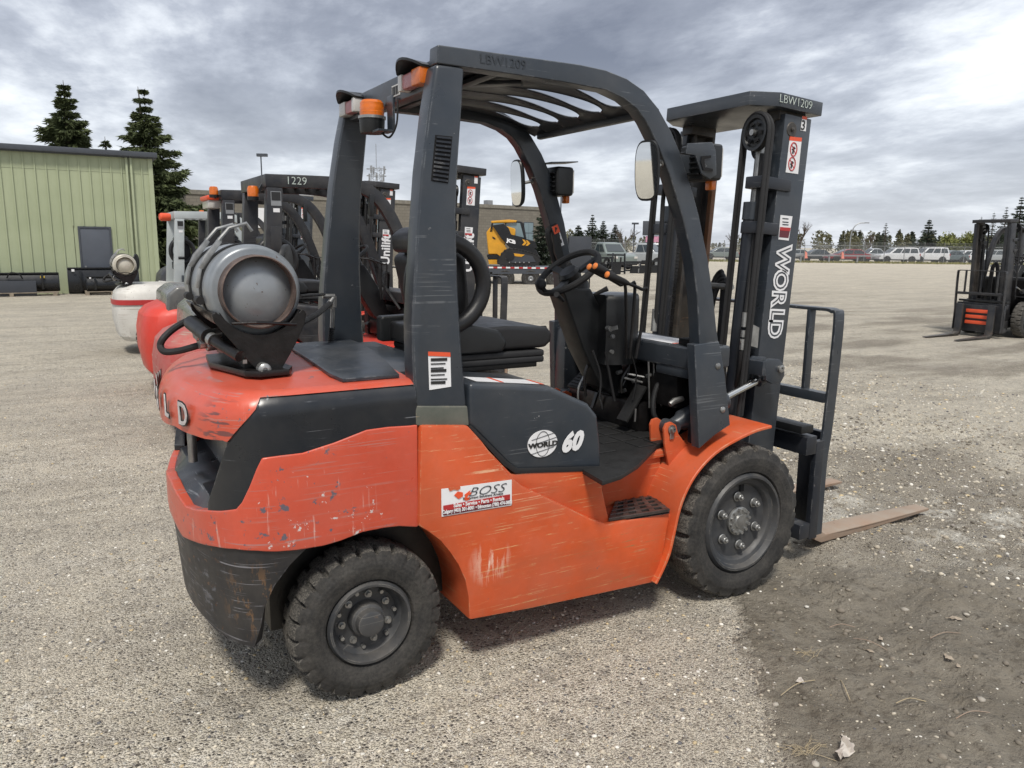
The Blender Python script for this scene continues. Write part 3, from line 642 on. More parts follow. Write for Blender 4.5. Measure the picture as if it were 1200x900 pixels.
# ---- dealer sticker on the step panel
stk = [PY(*p, YP-.0015) for p in ((517, 573), (599.5, 562), (599.5, 592), (517.5, 605.5))]
MB().prism(stk, (0, -.0012, 0)).build('dealer_sticker', M['white'], FL)
def sp_(u, v, d=.003): a = stk[0].lerp(stk[1], u); b = stk[3].lerp(stk[2], u); p = a.lerp(b, v); return Vector((p.x, YP-.0015-d, p.z))
MB().prism([sp_(.02, .60), sp_(.97, .55), sp_(.97, .75), sp_(.02, .80)], (0, -.0008, 0)).build('sticker_band', M['red'], FL)
MB().prism([sp_(.02, .79), sp_(.97, .745), sp_(.97, .94), sp_(.02, .96)], (0, -.0008, 0)).build('sticker_band', M['maroon'], FL)
xd = stk[1]-stk[0]; 
text('sticker_word', 't', .052, M['redorange'], sp_(.33, .36), xd, (0, 0, 1), FL, shear=.4, bold=.002, sx=1.2)
text('sticker_word', 'BOSS', .046, M['grey'], sp_(.62, .27), xd, (0, 0, 1), FL, shear=.4, bold=-.0008, sx=1.42)
text('sticker_word', 'Equipment Solutions Always', .0125, M['grey'], sp_(.58, .47), xd, (0, 0, 1), FL, sx=1.15)
text('sticker_word', 'Sales • Service • Parts • Rentals', .019, M['white'], sp_(.52, .665, .0045), xd, (0, 0, 1), FL, bold=.0005, sx=.86)
text('sticker_word', 'Calgary (403) 301-8001 • Edmonton (780) 474-0888', .018, M['white'], sp_(.50, .845, .0045), xd, (0, 0, 1), FL, bold=.0005, sx=.74)
MB().prism([sp_(.09, -.03), sp_(.11, .12), sp_(.17, .08), sp_(.22, .12), sp_(.26, .06), sp_(.25, -.03)], (0, -.0008, 0)).build('torn_patch', M['orange'], FL)
MB().prism([sp_(.17, .28), sp_(.22, .16), sp_(.29, .22), sp_(.29, .36), sp_(.23, .44)], (0, -.0012, 0)).build('sticker_print', M['redorange'], FL)

# ---- wheels
make_wheel(.355, .205, .228, 22, 'front', FL, (0, -.515, .355), 0)
make_wheel(.355, .205, .228, 22, 'front', FL, (0, .515, .355), pi)
make_wheel(.276, .17, .150, 26, 'rear', FL, (-1.746, -.465, .276), 0)
make_wheel(.276, .17, .150, 26, 'rear', FL, (-1.746, .465, .276), pi)
# ================================================================== mast, carriage, forks
MX = Matrix.Translation((.045, -.02, 0)) @ Matrix.Diagonal((1, .875, 1, 1)) @ Matrix.Translation((0, 0, .65)) @ Matrix.Rotation(radians(3.4), 4, 'Y') @ Matrix.Translation((0, 0, -.65))
def TB():
    q = MB(); q.X = MX; return q
mast = empty('mast', (0, 0, 0)); mast.parent = FL
for s in (-1, 1):
    q = TB(); q.prism([(x, s*y, .16) for x, y in ((.21, .335), (.23, .335), (.23, .385), (.37, .385), (.37, .335), (.39, .335), (.39, .40), (.21, .40))], (0, 0, 2.045))
    q.build('outer_channel', M['grey'], mast, bevel=.004)
    q = TB(); q.prism([(x, s*y, .14) for x, y in ((.235, .30), (.255, .30), (.255, .345), (.365, .345), (.365, .30), (.385, .30), (.385, .365), (.235, .365))], (0, 0, 2.10))
    q.build('inner_channel', M['mastinner'], mast, bevel=.003)
    if s == 1:
        q = TB(); q.box(.372, .402, .27, .334, .3, 2.13); q.build('front_flange', M['rustbar'], mast, bevel=.003)
    q = TB(); q.cyl((.145, s*.325, .25), (.145, s*.325, 1.72), .049, n=24); q.build('lift_cylinder', M['greydark'], mast)
    q = TB(); q.cyl((.145, s*.325, 1.72), (.145, s*.325, 1.80), .055, n=24); q.build('cylinder_gland', M['grey'], mast)
    q = TB(); q.cyl((.145, s*.325, 1.80), (.145, s*.325, 2.16), .024, n=16); q.build('piston_rod', M['zinc'], mast)
    for z in (1.655, 1.86):
        q = TB(); q.box(.09, (.29 if z > 1.8 else .24), s*.30 if s > 0 else -.415, .415 if s > 0 else -.30, z, z+.055); q.build('cylinder_clamp', M['greydark'], mast, bevel=.006)
    # sheave with hoses over it, chain beside it
    cy = s*.345; cz = 2.105; R_ = .080
    q = TB(); q.lathe([(.0, .0), (.02, -.004), (.022, .004), (.060, .008), (.066, -.002), (R_, -.004), (R_, .004), (R_-.012, .014), (R_, .024), (R_, .030), (.0, .030)], (.075, cy, cz), (1, 0, 0), 36)
    sv_ = q.build('hose_sheave', M['black'], mast)
    q = TB(); q.cyl((.055, cy, cz), (.12, cy, cz), .014, n=14); q.build('sheave_pin', M['zinc'], sv_)
    q = TB()
    for k in range(6):
        a = 2*pi*k/6; q.obox((.073, cy+.042*cos(a), cz+.042*sin(a)), (.008, .014, .018), Matrix.Rotation(a, 3, 'X'))
    q.build('sheave_web', M['hole'], sv_)
    for k, x0 in enumerate((.085, .105)):
        pa = [(x0, cy+s*(R_+.008)*1, .75+.05*k)] + [(x0, cy+s*(R_+.008)*cos(a), cz+(R_+.008)*sin(a)) for a in np.linspace(0, pi, 12)] + [(x0, cy-s*(R_+.008), .55)]
        q = TB(); q.tube(pa, .0105, 8); q.build('mast_hose', M['rub'], mast)
    q = TB()
    for k in range(88): q.box(.165, .195, s*.292-.010+.003*(k % 2), s*.292+.010-.003*(k % 2), .35+k*.0195, .35+k*.0195+.0165)
    q.build('lift_chain', M['oil'], mast)
    q = TB()
    q.tube([(.18, s*.292+.05*cos(a), 2.06+.05*sin(a)) for a in np.linspace(0, 2*pi, 24, endpoint=False)], .016, 8, True); q.build('chain_wheel', M['oil'], mast)
# crown plate
q = TB(); q.prism([(x, y, 2.222) for x, y in ((.43, -.425), (.145, -.425), (.03, -.335), (.03, .30), (.145, .39), (.43, .39))], (0, 0, .062)); q.build('crown_plate', M['grey'], mast, bevel=.004)
for s in (-1, 1): q = TB(); q.box(.20, .36, min(s*.28, s*.37), max(s*.28, s*.37), 2.18, 2.223); q.build('crown_block', M['mastinner'], mast, bevel=.003)
def mside(px, py, y=-.401): return PY(px, py, y)
ua = (MX.to_3x3() @ Vector((0, 0, 1)))
text('chalk_number', 'LBW1209', .052, M['chalk'], PY(933, 119.8, -.3945), MX.to_3x3() @ Vector((1, 0, 0)), ua, mast, bold=-.0008, sx=1.05)
# side roller, decals and WORLD down the channel
q = TB(); q.lathe([(0, -.418), (.010, -.412), (.010, -.404), (.030, -.404), (.034, -.400), (.034, -.37)], (.262, 0, 2.14), (0, 1, 0), 28); q.build('side_roller', M['mastinner'], mast)
def mdec(pix, mat, name, d=.0015): return MB().prism([PY(px, py, -.3708) for px, py in pix], (0, -d, 0)).build(name, M[mat], mast)
mdec([(940, 136), (945.5, 137), (944, 154), (938, 153)], 'white', 'decal')
mdec([(940, 136), (945.5, 137), (945.2, 140.5), (939.7, 139.5)], 'redorange', 'decal_header', .0022)
text('decal_word', '3', .062, M['ink'], PY(941.3, 147.3, -.3728), (1, 0, 0), ua, mast, bold=.001)
mdec([(925.5, 160), (939.5, 161.5), (935, 204), (920.5, 202)], 'white', 'decal')
mdec([(925.5, 160), (939.5, 161.5), (938.8, 166), (924.8, 164.5)], 'redorange', 'decal_header', .0022)
for cyp in (175, 192):
    c = PY(930 if cyp < 180 else 928, cyp, -.3728)
    q = MB(); q.tube([c+Vector((.022*cos(a), 0, .030*sin(a))) for a in np.linspace(0, 2*pi, 20, endpoint=False)], .003, 5, True); q.bar(c+Vector((-.016, 0, .02)), c+Vector((.016, 0, -.02)), .003, .003); q.build('prohibition_ring', M['red'], mast)
    q = MB(); q.bar(c+Vector((-.004, 0, -.02)), c+Vector((.002, 0, .012)), .002, .010); q.bar(c+Vector((-.012, 0, -.002)), c+Vector((.012, 0, .006)), .002, .005); q.build('pictogram', M['ink'], mast)
mdec([(914.5, 252), (928.5, 253.5), (924, 282), (912, 280.5)], 'white', 'decal')
mdec([(913.8, 266), (926, 267), (923.6, 279), (912.6, 278)], 'maroon', 'decal_band', .0022)
mdec([(913.8, 266), (926, 267), (925.2, 271), (913.5, 270)], 'red', 'decal_band', .003)
for yy in (256, 260, 263): q = MB().bar(PY(917, yy, -.3728), PY(924, yy+.6, -.3728), .001, .005).build('decal_print', M['grey'], mast)
# lettering reads downwards
for ch, cx_, cy_ in (('W', 917.2, 303.5), ('O', 914.3, 328.5), ('R', 911.9, 349.5), ('L', 909.8, 369), ('D', 907.6, 385.5)):
    c = PY(cx_, cy_, -.3724); dn = -ua; rt = MX.to_3x3() @ Vector((1, 0, 0))
    text('letter', ch, .128, M['white'], c, dn, rt, mast, bold=.0085, sx=.93)
    text('letter_groove', ch, .128, M['grey'], c+Vector((0, -.0012, 0)), dn, rt, mast, bold=-.0022, sx=.93, ext=.0004)
# hose couplings on the mast side
for dx in (0, 7.5):
    for y0, y1 in ((366, 383), (387, 395), (397, 410)):
        MB().cyl(PY(873+dx-(y0-366)*.09, y0, -.385), PY(873+dx-(y1-366)*.09, y1, -.385), .0115, n=12).build('hose_coupling', M['zinc'], mast)
    MB().tube([PY(868.5+dx, 411, -.385), PY(867+dx, 430, -.38), PY(862+dx, 455, -.33)], .010, 8).build('coupled_hose', M['rub'], mast)
    MB().tube([PY(874+dx, 366, -.385), PY(878+dx, 330, -.37), PY(885+dx, 270, -.35), PY(893+dx, 180, -.33)], .010, 8).build('coupled_hose', M['rub'], mast)
MB().prism([PY(*p, -.39) for p in ((882, 380), (890, 384), (888, 408), (868, 402), (868, 398), (880, 398))], (0, .006, 0)).build('coupling_bracket', M['zinc'], mast, bevel=.001, seg=1)
for s in (-1, 1):
    q = TB(); q.box(.16, .42, s*.41 if s > 0 else -.445, .445 if s > 0 else -.41, .20, .34); q.build('mast_mount', M['grey'], mast, bevel=.01)
q = TB(); q.box(.17, .24, -.38, .38, .66, .73); q.build('lower_tie', M['greydark'], mast, bevel=.01)
q = TB(); q.box(.17, .24, -.38, .38, .18, .28); q.build('lower_tie', M['greydark'], mast, bevel=.01)
# hoses bunched between the channels
for k in range(4):
    x = .34+.012*k; q = TB(); q.tube(smoothline([(x, .02+.03*k, .45), (x-.02, -.02+.03*k, .9), (x, .01+.03*k, 1.30), (x+.02, .06+.03*k, 1.42+.02*k), (x+.01, .14+.03*k, 1.30), (x, .15+.03*k, .6)], 6), .012, 8); q.build('carriage_hose', M['rub'], mast)
q = TB(); q.cyl((.35, .0, 1.40), (.35, .24, 1.40), .016, n=12); q.build('hose_bar', M['zinc'], mast)
# carriage
car = empty('carriage', (0, 0, 0)); car.parent = FL
for s in (-1, 1):
    y = s*.25; MB().box(.40, .52, y-.02, y+.02, .20, .86).build('carriage_bracket', M['greydark'], car, bevel=.006)
    e0, e1 = sorted((s*.445, s*.475)); MB().box(.625, .685, e0, e1, .11, .63).build('end_plate', M['greydark'], car, bevel=.004)
    e0, e1 = sorted((s*.36, s*.475)); 
MB().box(.55, .625, -.475, .475, .565, .66).build('hook_bar', M['greydark'], car, bevel=.006)
MB().box(.52, .61, -.46, .46, .675, .715).build('hook_bar', M['black'], car, bevel=.006)
MB().box(.55, .625, -.475, .475, .12, .20).build('hook_bar', M['greydark'], car, bevel=.006)

# load backrest
br = empty('load_backrest', (0, 0, 0)); br.parent = FL
xb = .73
for s in (-1, 1):
    cr = smoothline([(xb-.03, s*.46, .12), (xb-.035, s*.46, .50), (xb-.015, s*.46, .72), (xb, s*.46, 1.22), (xb, s*.435, 1.275), (xb, s*.38, 1.283)], 5)
    q = MB(); rs = []
    for i, p in enumerate(cr):
        t = (cr[min(i+1, len(cr)-1)]-cr[max(i-1, 0)]).normalized(); a = Vector((1, 0, 0)); b = t.cross(a).normalized()
        rs.append([p+a*.034+b*.008, p-a*.034+b*.008, p-a*.034-b*.008, p+a*.034-b*.008])
    q.rings(rs); q.build('backrest_upright', M['grey'], br, bevel=.002, seg=1)
q = MB(); q.box(xb-.034, xb+.034, -.375, .375, 1.274, 1.290); q.build('backrest_rail', M['grey'], br, bevel=.003)
q = MB(); q.box(xb-.045, xb+.005, -.45, .45, .815, .865); q.build('backrest_rail', M['grey'], br, bevel=.003)
yv = PX(953, 366, xb).y
for y in (yv, 0, -yv):
    q = MB(); q.box(xb-.036, xb+.010, y-.010, y+.010, .863, 1.276); q.build('backrest_bar', M['grey'], br, bevel=.003)
# forks: shank with hooks and a tapering blade
for s in (-1, 1):
    y0, y1 = sorted((s*.24, s*.37)); q = MB()
    prof = [(.765, .64), (.805, .64), (.812, .16), (.83, .085), (.88, .052), (1.2, .046), (1.86, .030), (1.87, .022), (1.86, .014), (1.2, .010), (.85, .010), (.795, .035), (.77, .10)]
    q.prism([(x+.02, y0, z) for x, z in prof], (0, y1-y0, 0))
    f_ = q.build('fork', [M['rusty'], M['greydark']], car, bevel=.005)
    for p_ in f_.data.polygons:
        if p_.center.z > .2: p_.material_index = 1
    me = f_.data
    for v in me.vertices:
        if v.co.x > 1.75: 
            t = (v.co.x-1.75)/.18; v.co.y += (s*.305-v.co.y)*.45*t
# tilt cylinders
for s in (-1, 1):
    a = PY(785, 500, -.405); b = PY(905, 437, -.43); a.y *= -s; b.y *= -s
    if s == 1: pass
    a.y = s*.405; b.y = s*.43
    d = (b-a); L_ = d.length; d.normalize()
    q = MB(); q.cyl(a+Vector((0, -.035, 0)), a+Vector((0, .035, 0)), .032, n=20); q.tube([a, a+d*.05, a+d*.07, a+d*(L_*.44), a+d*(L_*.44+.001), a+d*(L_*.44+.04)], [.028, .034, .047, .047, .052, .050], 24); q.build('tilt_cylinder', M['grey'], FL, ang=40)
    MB().cyl(a+d*(L_*.44), b-d*.05, .0165, n=18).build('tilt_rod', M['chrome'], FL)
    q = MB(); q.cyl(b-d*.10, b+d*.0, .030, .030, n=18); q.cyl(b+Vector((0, -.04, 0)), b+Vector((0, .04, 0)), .034, n=20); q.build('rod_eye', M['grey'], FL)
    br_pix = ((896, 424), (900, 420), (914, 421), (919, 428), (920, 440), (915, 449), (905, 450), (898, 446))
    pts = [PY(px, py, -.49) for px, py in br_pix]; q = MB(); q.prism([(p.x, p.y*-s, p.z) for p in pts], (0, -s*.022, 0)); q.prism([(p.x, -s*-.42 if False else s*.39, p.z) for p in pts], (0, s*.018, 0)); q.box(pts[0].x-.005, pts[0].x+.02, min(s*.37, s*.488), max(s*.37, s*.488), pts[7].z+.02, pts[0].z); q.build('tilt_bracket', M['grey'], FL, bevel=.006)
    c = PY(914, 432, -.49); MB().lathe([(.018, 0), (.018, -.012), (.013, -.014), (.008, -.014), (.007, -.008), (0, -.008)], (c.x, s*.49, c.z), (0, -s, 0), 20).build('bracket_pin', M['zinc'], FL)
    # clevis on the fender
    for yy in (.455, .365):
        cp = [(784, 547), (779, 520), (778.5, 503), (781, 496.5), (787, 494.5), (792.5, 498), (795, 508), (803, 519), (822, 530), (806, 541)]
        pts = [PY(px, py, -.455) for px, py in cp]; MB().prism([(p.x, s*yy, p.z) for p in pts], (0, -s*.014, 0)).build('clevis_plate', M['orange'], FL, bevel=.004)
    c = PY(786.5, 503, -.455); MB().lathe([(.020, 0), (.020, -.006), (.013, -.007), (.012, -.018), (.006, -.019), (.005, -.01), (0, -.01)], (c.x, s*.457, c.z), (0, -s, 0), 20).build('clevis_pin', M['zinc'], FL)
    MB().obox((c.x+.002, s*.460, c.z-.022), (.022, .006, .045)).build('pin_keeper', M['zinc'], FL, bevel=.002, seg=1)

# ================================================================== cockpit
# front cowl
q = MB(); q.box(-.27, -.04, -.50, .52, 1.055, 1.155)
q.build('cowl', M['grey'], FL, bevel=.018, seg=3)
q = MB(); q.box(-.30, -.05, .43, .525, .70, 1.152); q.build('cowl_leg', M['grey'], FL, bevel=.02)
q = MB(); q.box(-.265, -.05, -.472, -.26, 1.015, 1.06); q.build('cowl_drop', M['grey'], FL, bevel=.012)
q = MB(); q.box(-.22, -.06, -.478, -.44, .72, 1.06); q.build('cowl_leg', M['greydark'], FL, bevel=.01)
MB().prism([(-.25, -.36, 1.157), (-.10, -.36, 1.157), (-.10, .05, 1.157), (-.25, .05, 1.157)], (0, 0, .001)).build('cowl_label', M['white'], FL)
MB().prism([(-.25, -.36, 1.158), (-.10, -.36, 1.158), (-.10, -.345, 1.158), (-.25, -.345, 1.158)], (0, 0, .001)).build('cowl_label_edge', M['redorange'], FL)
q = MB()
for k, (h, g) in enumerate(((1.158, 0), (1.172, .006))): pass
for (x0, x1, y0, y1) in ((-.24, -.09, -.465, -.457), (-.24, -.09, -.385, -.377), (-.24, -.232, -.465, -.377), (-.098, -.09, -.465, -.377)): q.box(x0, x1, y0, y1, 1.158, 1.186)
q.box(-.239, -.091, -.464, -.378, 1.1575, 1.1625); q.build('cup_tray', M['black'], FL, bevel=.003)
# steering column and wheel
colp = [PY(*p, -.05) for p in ((661, 343), (672, 337), (693, 338), (716, 385), (737, 452), (724, 466), (706, 455), (684, 410))]
q = MB(); q.prism(colp, (0, .14, 0)); q.build('steering_column', M['black'], FL, bevel=.012, seg=3)
sc_ = PY(666, 319, .02); nrm = Vector((-.60, -.05, .80)).normalized(); e1 = nrm.cross(Vector((0, 1, 0))).normalized(); e2 = nrm.cross(e1)
Rw = .152
MB().tube([sc_+e1*(Rw*cos(a))+e2*(Rw*sin(a)) for a in np.linspace(0, 2*pi, 48, endpoint=False)], .0155, 10, True).build('steering_wheel', M['rub'], FL)
q = MB()
for a in (0.4, 2.5, 4.6): q.bar(sc_-nrm*.02+e1*(.03*cos(a))+e2*(.03*sin(a)), sc_+e1*(Rw*cos(a))+e2*(Rw*sin(a)), .035, .012, up=nrm)
q.lathe([(0, .012), (.040, .010), (.052, -.005), (.05, -.03), (.035, -.075), (.03, -.12)], sc_, nrm, 28); q.build('wheel_hub', M['black'], FL)
kn = sc_+e1*(Rw*cos(0))*0 - e1*0; kp = PY(640, 326, -.08); 
best = min(((sc_+e1*(Rw*cos(a))+e2*(Rw*sin(a))) for a in np.linspace(0, 2*pi, 72)), key=lambda v: (v-PY(641, 333, v.y)).length)
q = MB(); q.cyl(best, best+nrm*.03, .011, n=12); q.ball(best+nrm*.048, .026); q.build('spinner_knob', M['rub'], FL)
q = MB(); c = PY(680, 352, .0); q.cyl(c, PY(678, 330, .01), .05, .045, n=20); q.build('column_boot', M['black'], FL)
for (a, b) in (((697, 345), (712, 338)), ((660, 352), (652, 345))):
    p = PY(*a, -.08); r_ = PY(*b, -.12); q = MB(); q.tube([p, p.lerp(r_, .6), r_], [.008, .010, .013], 10); q.build('column_stalk', M['rub'], FL)
# dash pod behind the column
q = MB(); pod = smoothline([(-.44, -.11, 0), (-.36, -.145, 0), (-.26, -.12, 0), (-.21, -.02, 0), (-.24, .10, 0), (-.33, .14, 0), (-.44, .11, 0)], 4)
q.rings([[(p.x*(1-.0*k), p.y*f, z) for p in pod] for k, (z, f) in enumerate(((1.04, 1.0), (1.22, 1.0), (1.335, .98), (1.355, .93), (1.362, .85)))]); q.build('dash_pod', [M['black'], M['grey']], FL, ang=50)
for p_ in COL.objects[-1].data.polygons if False else bpy.data.objects['dash_pod'].data.polygons:
    if p_.normal.z > .8: p_.material_index = 1
c = PY(713, 385, -.15); MB().cyl(c+Vector((0, .01, 0)), c+Vector((0, -.018, 0)), .012, n=14).build('ignition_switch', M['zinc'], FL)
MB().bar(c+Vector((0, -.018, 0)), c+Vector((.012, -.05, .01)), .004, .018).build('ignition_key', M['zinc'], FL)
for px, py in ((717, 394), (716, 412)):
    c = PY(px, py, -.15); MB().cyl(c, c+Vector((0, -.012, 0)), .0095, n=12).build('dash_knob', M['zinc'], FL)
# hydraulic levers with orange tips
for tip, g1, bnd, bot, y in (((691, 313), (727, 334), (733, 338), (734, 420), -.22), ((698, 312), (738, 333), (744, 338), (738, 420), -.26), ((712, 322), (752, 339), (758, 345), (745, 420), -.30)):
    t_ = PY(*tip, y); a = PY(*g1, y); b = PY(*bnd, y); c = PY(*bot, y); k = t_.lerp(a, .55); d = (a-t_).normalized()
    MB().tube(smoothline([k, a, b, c], 5), .0075, 8).build('lever', M['oil'], FL)
    q = MB(); q.tube([t_-d*0, t_+d*.012, k-d*.01, k+d*.01], [.015, .0165, .0135, .009], 14); q.build('lever_grip', M['rub'], FL)
    MB().lathe([(.0145, 0), (.0135, .005), (.008, .009), (0, .010)], t_-d*.001, -d, 16).build('lever_cap', M['orangecap'], FL)
# parking brake lever
a = PY(655, 355, .10); b = PY(664, 382, .10); c = PY(690, 412, .10)
MB().cyl(a, b, .018, .016, n=14).build('brake_grip', M['rub'], FL); MB().bar(b, c, .012, .028).build('brake_lever', M['oil'], FL, bevel=.003)
MB().bar(PY(668, 395, .06), PY(690, 408, .06), .03, .05).build('lever_mount', M['oil'], FL, bevel=.006)
# pedals
def pedal(pix, y, w, name='pedal', ribs=6, arm=None):
    pts = [PY(px, py, y) for px, py in pix]; q = MB(); q.prism(pts, (0, w, 0)); q.build(name, M['mat'], FL, bevel=.003, seg=1)
def pad(c, tilt, w, h, ribs):
    R = Matrix.Rotation(-tilt, 3, 'Y'); q = MB(); q.obox(c, (.016, w, h), R); o = q.build('pedal', M['mat'], FL, bevel=.004)
    q = MB()
    for k in range(ribs): q.obox(Vector(c)+R @ Vector((-.010, 0, -h/2+(k+.5)*h/ribs)), (.006, w*.9, h/ribs*.45), R)
    q.build('pedal_rib', M['rub'], o)
pad(PY(683, 446, .20), -.9, .13, .12, 6); pad(PY(716, 450, .02), -.75, .085, .13, 6)
gpd = [PY(752, 452, -.16), PY(729, 493, -.16)]
MB().bar(gpd[0], gpd[1], .075, .014, up=(-1, 0, 1)).build('accelerator_pedal', M['mat'], FL, bevel=.003)
for (a, b, y) in (((688, 440), (700, 430), .20), ((700, 460), (694, 478), .05), ((716, 440), (722, 420), .0)): MB().bar(PY(*a, y), PY(*b, y), .02, .012).build('pedal_arm', M['oil'], FL)
# linkage rods
for (x0, y0, x1, y1) in ((760, 424, 761, 478), (766, 426, 768, 478), (772, 428, 775, 476), (745, 479, 744, 494)):
    MB().cyl(PY(x0, y0, -.22), PY(x1, y1, -.22), .0045, n=8).build('linkage_rod', M['zinc'], FL)
for (x0, y0, x1, y1) in ((728, 442, 777, 454), (735, 438, 766, 444)): MB().cyl(PY(x0, y0, -.10), PY(x1, y1, -.18), .006, n=8).build('linkage_rod', M['zinc'], FL)
MB().tube([PY(785, 474, -.40), PY(790, 470, -.40), PY(800, 467, -.40)], [.012, .015, .012], 10).build('oil_filler', M['zinc'], FL)
q = MB(); q.box(-.30, -.08, -.20, .38, .72, .86); q.box(-.24, -.08, -.38, .2, .86, 1.02); q.build('valve_block', M['oil'], FL, bevel=.02)
for k in range(5):
    y = -.30+.13*k; MB().tube(smoothline([(-.12, y, .74), (-.26, y+.03, .80), (-.24, y+.05, .95), (-.12, y+.02, 1.05)], 5), .012, 8).build('cab_hose', M['rub'], FL)
rc = random.Random(5)
for k in range(9):
    x0 = rc.uniform(688, 752); y0 = rc.uniform(405, 430); x1 = x0+rc.uniform(-14, 16); y1 = rc.uniform(455, 486); yy = rc.uniform(-.22, .12)
    MB().tube(smoothline([PY(x0, y0, yy), PY((x0+x1)/2+rc.uniform(-7, 7), (y0+y1)/2, yy), PY(x1, y1, yy)], 5), rc.choice([.0035, .005, .007]), 6).build('cab_cable', rc.choice([M['rub'], M['zinc'], M['oil']]), FL)
for (px, py, yy) in ((728, 459, -.06), (704, 452, .02), (741, 447, -.12), (723, 437, -.1), (758, 441, -.2)): MB().cyl(PY(px, py, yy), PY(px+5, py-2, yy), .010, n=10).build('linkage_joint', M['zinc'], FL)
# seat
st = empty('seat', (0, 0, 0)); st.parent = FL
def rbox(x0, x1, y0, y1, z0, z1, name, mat, bev, par=st, seg=4): return MB().box(x0, x1, y0, y1, z0, z1).build(name, mat, par, bevel=bev, seg=seg, ang=60)
rbox(-1.34, -.90, -.25, .25, 1.085, 1.105, 'seat_rail', M['oil'], .004)
for k, z in enumerate((1.105, 1.13)):
    rbox(-1.33, -.875, -.27, .27, z, z+.028, 'suspension_bellows', M['rub'], .012)
cu = [(-1.36, 1.165), (-.87, 1.165), (-.84, 1.185), (-.835, 1.225), (-.86, 1.25), (-1.05, 1.262), (-1.36, 1.25)]
q = MB(); q.prism([(x, -.265, z) for x, z in cu], (0, .53, 0)); q.build('seat_cushion', M['seat'], st, bevel=.036, seg=4, ang=60)
q = MB(); q.prism([(x, -.285, z) for x, z in ((-1.40, 1.16), (-1.08, 1.16), (-1.06, 1.20), (-1.10, 1.25), (-1.22, 1.275), (-1.40, 1.27))], (0, .07, 0)); q.build('seat_side_shell', M['black'], st, bevel=.015, seg=3)
q = MB(); q.prism([(x, .225, z) for x, z in ((-1.40, 1.16), (-1.08, 1.16), (-1.06, 1.20), (-1.10, 1.25), (-1.22, 1.275), (-1.40, 1.27))], (0, .07, 0)); q.build('seat_side_shell', M['black'], st, bevel=.015, seg=3)
bk = [(-1.46, 1.22), (-1.34, 1.20), (-1.37, 1.62), (-1.41, 1.64), (-1.47, 1.64), (-1.53, 1.60)]
q = MB(); q.prism([(x+.17, -.20, 1.20+(z-1.20)*.82) for x, z in bk], (0, .40, 0)); q.build('seat_backrest', M['seat'], st, bevel=.03, seg=4, ang=60)
q = MB(); q.prism([(x+.16, -.16, z-.085) for x, z in ((-1.54, 1.63), (-1.40, 1.63), (-1.36, 1.70), (-1.40, 1.735), (-1.50, 1.735), (-1.55, 1.70))], (0, .30, 0)); q.build('headrest', M['seat'], st, bevel=.028, seg=4, ang=60)
for s in (-1,):
    lc = Vector((-1.315, s*.27, 1.43)); q = MB(); q.tube([lc+Vector((.155*cos(a), -.01*s*cos(a), .165*sin(a)*(1-.1*cos(a)))) for a in np.linspace(0, 2*pi, 36, endpoint=False)], .031, 12, True); q.build('hip_restraint', M['seat'], st)
c = Vector((-.835, -.10, 1.20)); q = MB(); q.cyl(c, c+Vector((.045, 0, 0)), .008, n=10); q.build('knob_stem', M['oil'], st)
q = MB(); q.cyl(c+Vector((.04, 0, 0)), c+Vector((.066, 0, 0)), .030, n=10)
for k in range(7): a = 2*pi*k/7; q.cyl(c+Vector((.038, .028*cos(a), .028*sin(a))), c+Vector((.068, .028*cos(a), .028*sin(a))), .009, n=8)
q.build('seat_knob', M['rub'], st)
